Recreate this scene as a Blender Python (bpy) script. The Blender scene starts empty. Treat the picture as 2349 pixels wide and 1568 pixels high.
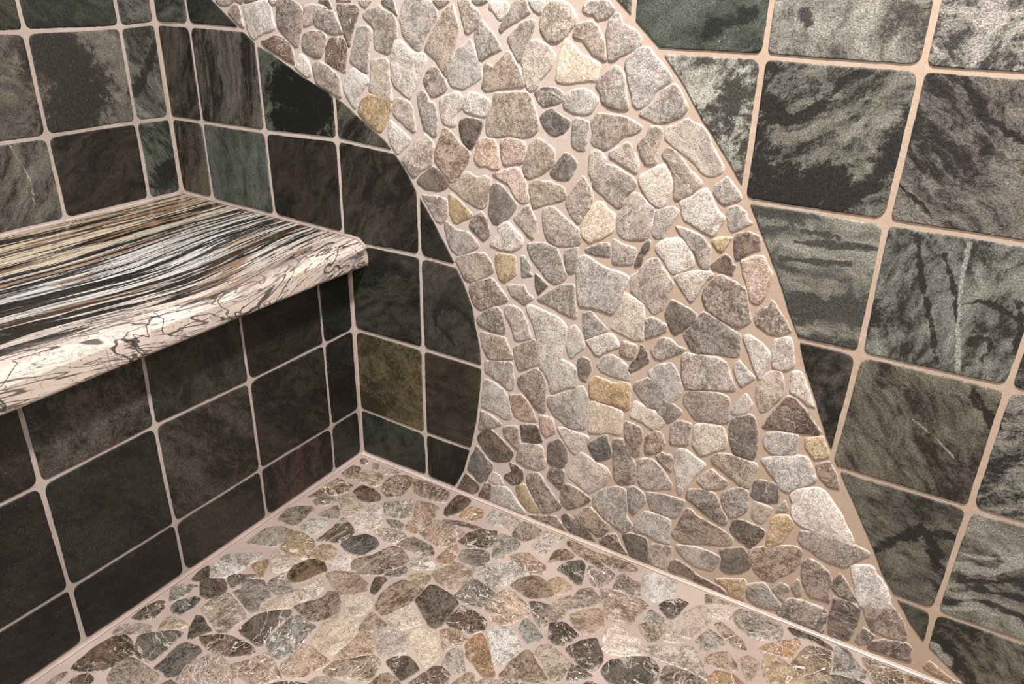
import bpy, math, random
import numpy as np
from mathutils import Matrix, Vector

# ------------------------------------------------------------------ camera, world, lights
CAM = {'f': 1799.909936, 'a': -0.540327, 'b': -0.436269, 'c': 0.023399, 'X': 8.125977, 'Y': -5.835309, 'Z': 5.157169, 'k1': 0.0, 'x0': 0.536357, 'zE': 0.60561, 'd': 2.599627, 'yL': 0.433577, 'yR': 0.469305, 'xr': 6.605927, 'zr': 4.674772, 'hb': 2.734343, 'sl': 0.024613}
U = 0.155                                    # one tile pitch in metres
scn = bpy.context.scene
col = scn.collection
scn.view_settings.view_transform = 'Standard'
scn.view_settings.look = 'None'
scn.view_settings.gamma = 1.0
scn.view_settings.use_curve_mapping = False
scn.view_settings.exposure = 0.0

a_, b_, c_ = CAM['a'], CAM['b'], CAM['c']
fwd = Vector((math.sin(a_)*math.cos(b_), math.cos(a_)*math.cos(b_), math.sin(b_)))
rgt = Vector((math.cos(a_), -math.sin(a_), 0))
up = rgt.cross(fwd)
r2 = rgt*math.cos(c_) + up*math.sin(c_)
u2 = -rgt*math.sin(c_) + up*math.cos(c_)
cam_data = bpy.data.cameras.new('camera')
cam = bpy.data.objects.new('camera', cam_data)
col.objects.link(cam)
cam_data.sensor_width = 36
cam_data.lens = 36*CAM['f']/2349
cam_data.clip_start = 0.01
M = Matrix.Identity(4)
for i in range(3):
    M[i][0] = r2[i]; M[i][1] = u2[i]; M[i][2] = -fwd[i]
M[0][3], M[1][3], M[2][3] = CAM['X']*U, CAM['Y']*U, CAM['Z']*U
cam.matrix_world = M
scn.camera = cam

world = bpy.data.worlds.new('world'); scn.world = world
world.use_nodes = True
bg = world.node_tree.nodes['Background']
bg.inputs[0].default_value = (1.0, 0.95, 0.91, 1)
bg.inputs[1].default_value = 0.33

def area_light(name, loc, target, size, power, color):
    l = bpy.data.lights.new(name, 'AREA'); l.shape = 'DISK'; l.size = size; l.energy = power; l.color = color
    o = bpy.data.objects.new(name, l); col.objects.link(o)
    o.location = loc
    o.rotation_euler = (Vector(target)-Vector(loc)).to_track_quat('-Z', 'Y').to_euler()
    return o
area_light('ceiling_light', (8.2*U, -4.2*U, 13.0*U), (5*U, 0, 3*U), 0.16, 60, (1.0, 0.962, 0.94))
area_light('room_light', (11.8*U, -8.5*U, 9.5*U), (7*U, 0, 3*U), 0.3, 11, (1.0, 0.96, 0.92))

# ------------------------------------------------------------------ measured layout (half millimetres in each surface's own plane)
WALL_STONES = """
g 310,1510 403,1513 369,1495 334,1494
g 404,1501 419,1499 424,1466 430,1435 412,1441 385,1459 365,1476 384,1493
d 444,1514 507,1516 453,1503
l 438,1500 542,1515 557,1497 559,1460 566,1439 506,1421 466,1402 448,1428 442,1462
g 550,1517 582,1518 580,1507 559,1506
b 585,1518 644,1520 679,1503 690,1479 675,1442 655,1391 622,1409 581,1442 578,1472
l 696,1504 728,1514 785,1505 772,1498 741,1488 731,1460 686,1449
g 735,1494 752,1499 810,1495 824,1469 843,1439 804,1434 765,1441 731,1458
d 755,1524 797,1525 805,1503 780,1511
d 825,1513 860,1516 897,1515 908,1501 890,1467 862,1401 845,1430 834,1478
b 820,1526 882,1528 870,1523
g 907,1529 956,1530 930,1508 915,1516
n 502,1400 536,1406 560,1419 595,1414 625,1402 634,1364 634,1340 596,1352 515,1386
g 684,1430 709,1439 759,1439 771,1428 772,1408 747,1367 723,1365 678,1381 674,1404
n 786,1420 810,1426 845,1423 853,1405 850,1373 840,1331 817,1339 763,1356 770,1389
g 895,1452 911,1460 938,1459 950,1448 933,1383 930,1340 911,1341 862,1367 874,1398
d 991,1531 1032,1533 1037,1516 1045,1493 1028,1503 994,1521
g 919,1490 982,1518 993,1504 1028,1497 1038,1476 1039,1438 1019,1404 1001,1392 959,1405 955,1435 960,1457 940,1474
w 663,1373 679,1367 695,1354 705,1323 697,1311 682,1307 636,1333 642,1350
g 711,1343 732,1354 756,1353 806,1326 817,1299 817,1260 800,1259 725,1286 718,1315
w 866,1342 883,1343 925,1324 927,1308 883,1269 877,1237 867,1236 834,1272 830,1295 842,1324
l 938,1372 969,1374 994,1380 1006,1372 1006,1325 1015,1262 975,1274 929,1287 938,1329
t 931,1278 972,1272 1011,1259 996,1216 966,1174 919,1188 883,1228 891,1250 908,1266
w 1018,1395 1035,1427 1058,1428 1081,1408 1104,1403 1135,1398 1137,1381 1113,1333 1088,1298 1078,1281 1064,1287 1026,1309 1015,1333
g 1053,1487 1063,1517 1075,1534 1153,1536 1177,1507 1174,1488 1145,1454 1121,1417 1113,1407 1101,1415 1085,1429 1060,1452
g 1196,1501 1210,1514 1229,1523 1236,1503 1249,1475 1241,1448 1219,1384 1207,1349 1193,1357 1171,1388 1133,1413 1156,1450
g 1164,1537 1221,1538 1196,1522 1186,1519
g 1245,1539 1279,1540 1304,1518 1317,1502 1302,1476 1281,1461 1268,1464 1260,1490
g 1286,1541 1340,1542 1322,1532 1302,1531
l 1340,1521 1345,1539 1394,1540 1402,1515 1380,1497 1368,1499 1353,1516
g 1302,1482 1320,1495 1333,1481 1358,1461 1384,1428 1349,1414 1313,1395 1307,1421 1299,1458
g 1416,1545 1448,1546 1455,1523 1463,1516 1425,1495 1393,1480 1379,1468 1373,1479 1393,1507
l 1457,1546 1504,1547 1498,1521 1491,1515 1470,1524
g 1511,1542 1548,1545 1573,1537 1593,1512 1591,1499 1563,1469 1543,1453 1518,1453 1495,1477 1492,1500
g 1396,1455 1435,1488 1461,1501 1478,1501 1474,1478 1456,1440 1447,1410 1435,1401 1417,1422
l 1465,1450 1487,1457 1513,1445 1535,1425 1536,1406 1514,1377 1495,1363 1491,1345 1469,1331 1454,1356 1448,1380 1440,1403 1454,1434
l 1262,1427 1284,1445 1299,1421 1315,1387 1318,1352 1286,1334 1262,1321 1229,1325 1212,1341 1224,1385 1243,1418
g 1328,1382 1339,1391 1357,1384 1370,1399 1397,1423 1412,1414 1431,1383 1451,1354 1447,1341 1368,1328 1334,1319 1323,1331 1329,1357
b 1137,1355 1160,1370 1179,1365 1209,1326 1203,1312 1175,1294 1152,1290 1141,1307 1127,1328
l 1267,1300 1286,1315 1318,1309 1348,1299 1342,1277 1337,1255 1310,1254 1267,1261 1259,1273
l 1183,1288 1242,1311 1259,1295 1264,1276 1239,1254 1236,1220 1219,1216 1193,1222 1185,1251
g 1360,1315 1407,1323 1460,1328 1478,1300 1495,1239 1476,1220 1346,1205 1338,1215 1335,1239 1345,1266 1358,1296
b 1482,1332 1510,1346 1549,1345 1564,1335 1562,1316 1546,1307 1510,1297 1492,1312
d 1506,1278 1523,1290 1539,1296 1559,1281 1589,1272 1587,1257 1569,1237 1550,1228 1530,1232 1510,1251 1504,1267
g 1020,1269 1036,1275 1081,1268 1093,1207 1096,1193 1083,1185 1012,1231
g 1608,1540 1618,1547 1629,1551 1672,1553 1679,1544 1689,1532 1675,1515 1645,1508 1636,1519 1618,1520 1606,1527
g 1585,1472 1593,1495 1615,1502 1632,1504 1651,1492 1661,1476 1671,1453 1675,1432 1676,1421 1667,1419 1642,1430 1625,1448 1606,1464 1588,1465
g 1673,1486 1680,1512 1688,1517 1700,1527 1709,1515 1715,1501 1745,1491 1763,1474 1762,1462 1747,1448 1718,1437 1696,1422 1682,1421 1678,1453
c 1565,1462 1584,1451 1613,1430 1647,1417 1659,1412 1655,1374 1617,1369 1578,1360 1545,1363 1546,1397 1553,1436
g 1656,1368 1672,1387 1693,1405 1703,1410 1716,1405 1727,1385 1735,1347 1743,1325 1742,1313 1718,1311 1693,1315 1674,1327 1668,1348 1656,1358
l 1728,1419 1751,1444 1763,1454 1786,1454 1802,1435 1831,1410 1846,1390 1833,1377 1810,1363 1792,1335 1768,1318 1754,1328 1747,1358 1735,1388
g 1779,1313 1807,1333 1822,1361 1851,1382 1869,1365 1881,1345 1890,1328 1878,1309 1840,1292 1819,1290 1789,1297 1773,1305
l 1570,1301 1566,1323 1582,1340 1609,1350 1625,1352 1644,1345 1663,1327 1647,1296 1636,1291 1599,1291
w 996,1195 1003,1212 1024,1200 1074,1166 1068,1153 1032,1122 1023,1119 1005,1131 994,1166
g 1114,1168 1123,1185 1138,1180 1158,1159 1151,1106 1114,1084 1088,1061 1076,1059 1058,1077 1047,1095 1038,1103 1079,1138 1095,1161
b 1194,1209 1214,1202 1250,1172 1281,1153 1275,1127 1253,1091 1235,1067 1215,1062 1189,1085 1160,1117 1163,1141 1185,1188
n 1248,1233 1270,1246 1290,1246 1322,1241 1322,1225 1309,1197 1292,1168 1281,1162 1259,1180 1251,1202
p 1306,1186 1320,1194 1360,1199 1377,1169 1378,1120 1367,1116 1334,1125 1312,1118 1295,1139 1303,1160
p 1382,1197 1413,1207 1442,1206 1460,1197 1454,1146 1428,1142 1396,1131 1385,1159
g 1473,1196 1497,1216 1520,1206 1546,1190 1545,1153 1516,1127 1478,1107 1460,1111 1454,1135 1466,1174
d 1097,1053 1153,1099 1180,1086 1212,1057 1194,1037 1164,1028 1118,1028 1097,1043
g 1211,1049 1247,1076 1273,1099 1290,1092 1309,1087 1331,1097 1353,1089 1348,1053 1338,1016 1326,1004 1309,1002 1264,1019 1238,1036
p 1361,1106 1396,1118 1433,1132 1447,1122 1460,1102 1475,1049 1454,1037 1430,1049 1411,1079 1378,1092 1362,1099
s 1351,1063 1362,1076 1384,1077 1411,1056 1439,1030 1428,1009 1386,968 1363,967 1343,993 1349,1022
g 1476,1093 1499,1105 1535,1108 1575,1100 1589,1076 1577,1063 1530,1046 1492,1029 1483,1048
g 1111,1007 1148,1011 1184,1011 1202,1007 1201,957 1180,935 1158,939 1138,971
t 1208,1022 1220,1026 1237,1015 1266,997 1292,977 1281,968 1237,943 1222,945 1210,976
b 1281,955 1307,982 1324,992 1338,975 1352,931 1327,906 1304,925 1281,940
g 1429,990 1460,1024 1476,1033 1498,1002 1502,977 1492,942 1476,948 1451,970
g 1520,1024 1535,1038 1553,1041 1576,1027 1602,1010 1626,996 1638,964 1624,947 1566,939 1542,944 1528,967 1522,997
d 1538,1135 1550,1154 1577,1190 1597,1184 1615,1167 1602,1137 1591,1120 1559,1118 1541,1126
g 1595,1271 1606,1278 1642,1272 1639,1247 1635,1201 1611,1202 1596,1211 1594,1244
g 1648,1275 1665,1296 1692,1297 1730,1297 1764,1285 1780,1275 1771,1260 1739,1248 1712,1225 1690,1210 1659,1219 1652,1228 1655,1251
l 1649,1197 1663,1207 1679,1206 1696,1188 1686,1168 1672,1140 1661,1130 1650,1146 1646,1181
g 1702,1203 1730,1225 1751,1238 1771,1212 1782,1189 1780,1162 1745,1176 1708,1191
g 1664,1124 1684,1163 1702,1174 1725,1171 1763,1153 1782,1139 1775,1125 1756,1104 1745,1072 1734,1070 1709,1086 1667,1110
g 1775,1236 1795,1257 1804,1277 1818,1281 1833,1277 1835,1259 1829,1237 1828,1205 1831,1199 1817,1191 1799,1191 1786,1210
l 1846,1260 1849,1282 1872,1288 1896,1308 1907,1298 1934,1293 1950,1272 1961,1249 1979,1224 1991,1205 1988,1196 1960,1181 1936,1193 1916,1212 1869,1238 1849,1253
g 1840,1214 1851,1230 1865,1233 1888,1215 1914,1192 1948,1165 1927,1140 1890,1114 1878,1120 1879,1155 1864,1187
l 1791,1161 1824,1182 1848,1197 1858,1183 1872,1160 1872,1134 1861,1097 1851,1091 1833,1092 1802,1121 1786,1148
g 1997,1176 2004,1187 2026,1167 2042,1149 2046,1140 2009,1120 1998,1123 1977,1147 1981,1166
l 1899,1111 1920,1123 1958,1151 1972,1139 1986,1113 2011,1089 2002,1068 1989,1041 1970,1046 1921,1067 1911,1076 1905,1093
g 1632,1137 1650,1118 1661,1098 1667,1081 1662,1054 1639,1028 1628,1010 1607,1029 1588,1060 1594,1077 1610,1105
c 1681,1077 1698,1073 1706,1061 1731,1050 1727,1007 1700,985 1665,964 1648,973 1637,984 1638,1010 1653,1046
g 1765,1103 1782,1114 1798,1110 1818,1092 1835,1082 1833,1037 1824,1009 1805,999 1775,994 1749,998 1741,1012 1740,1051 1750,1068
l 1839,1081 1860,1090 1881,1096 1899,1088 1893,1071 1874,1040 1870,1016 1851,1010 1839,1016 1833,1037 1837,1059
g 2018,1116 2040,1123 2058,1112 2066,1094 2079,1090 2056,1072 2034,1058 2024,1070 2016,1097
g 1194,940 1206,939 1235,924 1280,922 1300,903 1312,890 1303,879 1253,851 1235,847 1217,859 1205,883 1193,917
l 1379,959 1406,979 1429,963 1456,944 1460,921 1428,895 1386,892 1352,900 1363,917 1379,940
g 1237,840 1285,862 1332,871 1352,853 1364,822 1344,807 1288,772 1258,779 1243,810 1234,827
t 1369,876 1436,882 1443,828 1402,796 1385,803 1373,841
g 1455,885 1466,888 1489,865 1484,844 1498,837 1460,824
g 1473,923 1529,936 1568,929 1588,883 1603,857 1573,826 1547,830 1521,857 1507,869 1485,894
g 1591,929 1628,945 1633,939 1630,875 1605,867 1593,898
s 1653,945 1691,966 1719,974 1727,936 1693,932 1659,935
b 1359,798 1388,775 1417,745 1403,734 1357,713 1321,689 1294,704 1279,741 1285,763 1324,785
g 1413,791 1469,803 1478,782 1500,770 1471,740 1431,759 1414,781
d 1503,846 1525,833 1547,818 1534,805 1516,783 1505,806
g 1514,770 1548,798 1586,826 1625,837 1627,806 1641,739 1599,744 1563,756 1528,763
l 1637,916 1654,924 1677,917 1720,903 1761,899 1788,889 1766,844 1764,815 1753,801 1747,782 1709,785 1649,781 1642,804 1636,852
b 1306,663 1354,702 1377,712 1392,703 1411,632 1355,631 1316,641
l 1406,719 1429,730 1463,722 1481,692 1499,646 1460,626 1443,626 1428,668 1410,696
l 1479,736 1490,744 1537,737 1584,728 1609,708 1611,675 1602,631 1592,558 1560,552 1531,555 1519,638 1503,693
g 1658,758 1680,771 1712,749 1739,728 1705,705 1673,684 1661,716
l 1622,709 1637,718 1651,706 1663,681 1670,660 1648,635 1633,615 1619,625 1612,652
g 1322,620 1355,620 1408,620 1427,586 1439,562 1386,542 1350,537 1328,580
l 1673,684 1710,704 1744,722 1760,716 1775,688 1734,664 1720,647 1704,648 1690,665
g 1731,985 1738,986 1760,977 1798,973 1792,931 1753,921 1734,922
d 1825,1000 1834,999 1834,980 1820,957 1815,934 1804,927 1797,930 1802,956 1813,985
w 1873,1013 1911,1020 1928,1008 1946,982 1951,959 1935,945 1908,930 1895,930 1875,954 1852,974 1848,991
g 1895,1049 1908,1049 1942,1043 1967,1033 1988,1013 1988,981 1985,955 1968,960 1952,985 1927,1012 1907,1034
t 1988,1030 2007,1042 2037,1047 2029,1029 2018,1006 2006,1008
n 2042,1038 2046,1055 2072,1066 2099,1059 2107,1028 2082,1015 2063,996 2053,994 2046,1014
l 1907,919 1922,931 1965,949 1988,953 2006,944 1989,927 1969,885 1958,862 1929,890
n 1994,968 2016,995 2029,1002 2043,992 2047,980 2057,980 2051,964 2050,953 2023,954 2000,960
p 2063,994 2117,1015 2131,989 2143,975 2139,936 2131,904 2120,897 2101,902 2084,946
g 1788,898 1808,909 1832,946 1856,955 1873,932 1905,898 1895,869 1890,837 1865,806 1851,814 1825,836 1795,851 1788,882
d 1905,859 1933,850 1975,834 1964,802 1927,764 1916,768 1893,810 1897,834
b 1986,902 2009,938 2026,948 2050,938 2085,928 2095,896 2107,844 2077,825 2042,835 2010,850 1994,857 1984,886
l 1774,844 1794,841 1831,826 1838,778 1838,727 1812,720 1775,730 1744,737 1760,785 1765,813
g 1839,787 1862,798 1898,785 1902,770 1883,753 1847,731
b 1992,841 2007,838 2046,822 2089,803 2093,772 2093,745 2042,738 1990,728 1974,736 1949,770 1962,794
b 2151,913 2175,887 2200,856 2206,844 2185,828 2159,826 2128,840 2118,855 2124,881 2148,893
l 2099,801 2117,810 2137,800 2161,786 2172,771 2170,745 2164,718 2162,701 2150,702 2132,737 2112,773
l 2173,814 2208,830 2220,806 2230,760 2211,743 2181,739 2172,782
g 1779,709 1821,707 1826,699 1819,667 1800,662 1777,668
n 1835,711 1850,700 1865,672 1837,639 1814,622 1806,630 1815,658 1832,685
g 1881,728 1886,744 1913,749 1936,733 1959,732 1936,711 1897,681 1876,685 1864,704
g 1437,595 1507,644 1522,605 1532,572 1462,525 1450,549
l 1553,605 1589,604 1630,597 1649,586 1650,527 1621,521 1608,509 1573,484 1559,525 1536,551 1543,578
s 1653,619 1668,629 1689,626 1696,600 1681,552 1659,560 1649,594
l 1711,617 1731,646 1756,660 1779,651 1803,638 1812,594 1779,595 1748,596 1725,602
g 1339,524 1435,548 1443,462 1428,449 1383,470 1340,489
l 1337,462 1371,458 1407,443 1426,419 1434,350 1409,345 1363,357 1325,360 1328,406
b 1457,500 1516,548 1542,536 1552,506 1558,429 1545,410 1515,421 1491,453 1457,478
p 1426,431 1467,446 1485,437 1510,407 1526,372 1476,358 1449,364 1436,390
g 1559,469 1592,482 1635,511 1674,534 1693,491 1693,449 1688,402 1634,384 1614,400 1585,414 1564,436
t 1694,554 1711,580 1742,578 1763,571 1799,590 1815,584 1817,503 1781,508 1737,505 1697,509
c 1701,493 1719,502 1759,498 1798,494 1802,416 1760,413 1727,398 1700,392 1701,449
g 1318,346 1379,335 1401,318 1354,290 1316,274 1309,306
g 1407,311 1459,334 1473,263 1464,245 1442,259 1411,282
n 1470,341 1529,361 1552,309 1514,290 1478,289
p 1534,398 1580,401 1593,356 1560,327 1541,347
n 1309,237 1338,282 1363,290 1395,267 1449,233 1431,192 1371,173 1339,200
l 1598,375 1637,382 1704,376 1694,353 1667,302 1647,307 1626,332
d 1700,352 1758,404 1782,338 1734,303 1716,326
d 1571,268 1567,305 1608,338 1636,306 1638,268 1622,238 1585,236 1569,246
b 1808,465 1859,460 1867,430 1863,370 1841,362 1817,396
g 1825,587 1863,619 1900,615 1916,594 1914,555 1899,537 1872,529 1848,555 1829,573
l 1834,540 1867,532 1912,520 1929,504 1899,462 1857,481 1824,486 1829,512
l 1863,634 1889,664 1924,682 1940,666 1961,623 1960,597 1937,567 1917,576 1895,603
g 1952,704 1961,721 2040,728 2065,721 2082,690 2099,652 2052,640 1973,621 1960,652
l 2087,720 2099,738 2119,720 2145,699 2114,668 2104,677 2090,700
g 2156,707 2183,733 2201,736 2212,707 2217,674 2196,636 2181,615 2169,613 2154,642 2151,675 2154,695
l 2227,737 2239,747 2253,744 2265,721 2290,682 2299,664 2277,666 2252,684 2233,688
g 1893,551 1899,568 1930,568 1972,550 1959,525 1935,501 1920,507 1901,524
g 1972,591 1979,613 2053,631 2087,626 2095,554 2043,540 2007,535 1988,557 1972,573
l 2098,595 2111,624 2126,653 2136,644 2150,626 2137,598 2115,583 2099,586
n 2227,674 2250,672 2279,644 2320,600 2302,592 2233,578 2180,568 2192,599
g 1946,446 1945,494 1962,518 2002,521 2000,460 1994,450 1952,440
l 2010,524 2084,538 2100,502 2101,477 2072,459 2038,433 2012,458
d 2099,540 2106,570 2138,588 2145,598 2160,588 2173,555 2178,494 2173,474 2123,469 2110,496
l 2191,537 2198,559 2229,574 2268,578 2273,545 2272,520 2218,503 2196,518
t 2289,573 2325,593 2335,582 2352,544 2320,523 2293,550
b 1875,435 1902,469 1923,460 1935,432 1926,406 1888,382 1878,389
d 1311,208 1321,193 1344,175 1373,154 1361,126 1345,90 1318,70 1298,93 1271,102 1285,160 1298,184
n 1261,85 1285,74 1318,60 1312,31 1291,12 1257,12 1222,12 1244,45
n 1338,71 1364,81 1368,66 1362,12 1345,12 1315,12 1322,31
l 1371,74 1423,91 1442,82 1465,52 1501,20 1479,12 1401,12 1365,12
t 1460,106 1494,129 1524,82 1556,46 1513,28 1481,52 1468,73
b 1502,164 1517,182 1547,190 1569,158 1594,130 1629,99 1600,74 1565,47 1546,65 1520,106 1500,134
w 1354,94 1374,131 1399,125 1416,95 1381,84
n 1433,189 1458,188 1483,179 1487,145 1469,119 1444,109 1415,124 1421,143 1443,160
g 1480,277 1525,293 1549,286 1559,256 1566,222 1534,201 1495,199 1461,208 1466,244
d 1584,229 1595,245 1615,240 1631,225 1630,187 1620,159 1598,169 1571,190
l 1682,316 1707,307 1741,296 1766,291 1781,270 1768,238 1745,208 1716,181 1681,201 1645,218 1654,258 1669,296
b 1779,393 1810,404 1830,374 1852,340 1860,308 1856,272 1810,254 1795,269 1785,324
b 1630,184 1659,189 1697,177 1723,165 1716,147 1680,117 1652,96 1631,106 1621,134
g 1736,146 1733,176 1764,215 1803,237 1832,242 1843,184 1840,152 1867,127 1840,93 1818,96 1772,114
b 1674,79 1714,128 1728,136 1758,111 1790,97 1791,78 1768,46 1752,39 1705,57
b 1507,13 1547,29 1610,53 1629,31 1652,12 1589,12 1542,12
d 1631,61 1648,78 1684,67 1714,51 1741,31 1750,19 1717,12 1670,12 1641,30
n 1762,21 1793,60 1817,74 1833,40 1857,19 1856,12 1823,12 1786,12
d 1836,79 1867,96 1912,97 1921,61 1931,15 1905,12 1869,12
g 1839,251 1856,263 1892,248 1897,221 1881,194 1866,166 1852,172 1843,205
g 1862,352 1881,367 1906,371 1932,355 1949,336 1969,313 1966,295 1940,287 1911,270 1880,272 1867,291 1865,319
b 1911,387 1927,403 1954,405 1962,394 1962,353 1942,359 1925,372
l 1977,432 1996,434 2022,421 2056,410 2037,378 2021,350 2002,303 1995,286 1983,301 1976,338 1968,369 1966,406
g 2069,438 2082,456 2117,464 2158,463 2182,461 2188,451 2180,416 2177,380 2154,380 2122,399 2092,415 2073,424
g 2071,402 2096,389 2118,379 2116,362 2088,343 2059,329 2048,344 2038,351 2051,378
l 2193,476 2214,491 2269,514 2302,523 2317,499 2333,467 2318,448 2289,424 2275,406 2254,413 2221,447
s 2187,411 2213,418 2243,419 2250,404 2254,366 2225,354 2196,353 2183,364 2185,386
b 2109,329 2114,342 2136,364 2158,373 2174,371 2180,330 2177,302 2157,279 2140,272 2115,298
b 2016,312 2057,328 2090,330 2108,301 2129,270 2134,250 2121,239 2102,242 2067,256 2014,285
g 1897,259 1942,268 1984,273 2011,273 2001,228 1987,205 1954,200 1917,205 1905,230
g 2195,345 2219,346 2244,343 2241,323 2232,297 2225,286 2209,287 2196,296 2194,325
g 2270,380 2283,359 2280,347 2254,336 2258,354
l 1898,191 1944,196 1975,191 1979,157 1977,132 1982,107 1954,103 1911,112 1877,109 1870,125 1881,154
b 2019,247 2033,250 2055,233 2084,229 2119,221 2154,207 2153,181 2126,166 2080,151 2020,130 1994,142 1987,154 2002,182 2010,220
n 2152,269 2181,275 2220,273 2237,266 2231,241 2209,197 2187,204 2155,219 2145,237
t 2247,309 2258,327 2282,337 2298,328 2303,311 2292,274 2280,243 2256,224 2247,226 2247,254 2247,282
w 2284,404 2295,422 2314,434 2336,446 2357,444 2385,414 2406,387 2425,359 2454,321 2412,311 2362,315 2323,320 2297,336 2291,360 2296,383 2281,393
g 1927,85 1985,102 1994,94 1993,56 1988,29 1976,12 1933,12 1927,35
g 2005,114 2058,132 2107,133 2132,127 2124,93 2115,71 2066,66 2034,76 2012,96
d 2128,152 2154,170 2187,187 2200,176 2208,156 2216,131 2195,100 2157,85 2136,93 2140,122
b 2208,185 2226,202 2277,234 2316,251 2334,243 2338,211 2327,172 2294,133 2285,114 2251,112 2230,132 2212,158
b 2325,510 2354,528 2374,506 2387,474 2390,460 2367,459 2348,469 2333,486
g 2324,278 2324,305 2356,314 2395,318 2438,315 2478,313 2490,302 2472,281 2449,248 2436,239 2403,238 2367,251 2336,259
w 2456,249 2485,265 2506,270 2524,249 2545,226 2558,200 2570,168 2535,150 2504,139 2490,158 2476,198
b 2345,208 2359,225 2385,223 2413,206 2424,181 2422,146 2430,115 2413,115 2383,112 2373,119 2355,147
g 2331,134 2343,154 2352,139 2360,108 2349,96 2332,114
b 2428,190 2438,217 2453,205 2474,179 2493,155 2476,146 2447,148 2429,162
n 2437,135 2453,135 2478,139 2504,130 2507,91 2503,51 2498,22 2476,13 2450,16 2444,28 2437,74
b 2504,161 2524,162 2543,158 2567,176 2586,161 2607,133 2620,107 2617,85 2579,78 2543,79 2525,106 2506,142
b 2513,42 2523,76 2536,72 2554,64 2547,37 2524,18 2512,24
n 2545,18 2550,45 2578,66 2618,80 2635,75 2646,26 2625,23 2579,20
g 2283,87 2300,119 2318,119 2327,108 2321,59 2296,75
g 2220,74 2262,100 2285,76 2312,48 2315,31 2280,19 2240,17 2219,36
t 2128,47 2155,63 2209,86 2215,74 2216,35 2215,12 2176,15 2164,34
b 2312,12 2317,47 2334,80 2368,88 2426,89 2433,63 2433,13 2391,12 2356,12
n 1992,12 1994,46 2010,63 2044,55 2084,37 2122,33 2153,24 2167,12 2138,12 2087,13 2036,19
t 2676,27 2687,53 2719,35 2744,25 2740,12 2707,15
b 2745,22 2764,24 2751,14
g 1105,1293 1120,1305 1135,1298 1146,1276 1163,1275 1173,1238 1166,1185 1152,1185 1126,1199 1112,1241
"""
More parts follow.
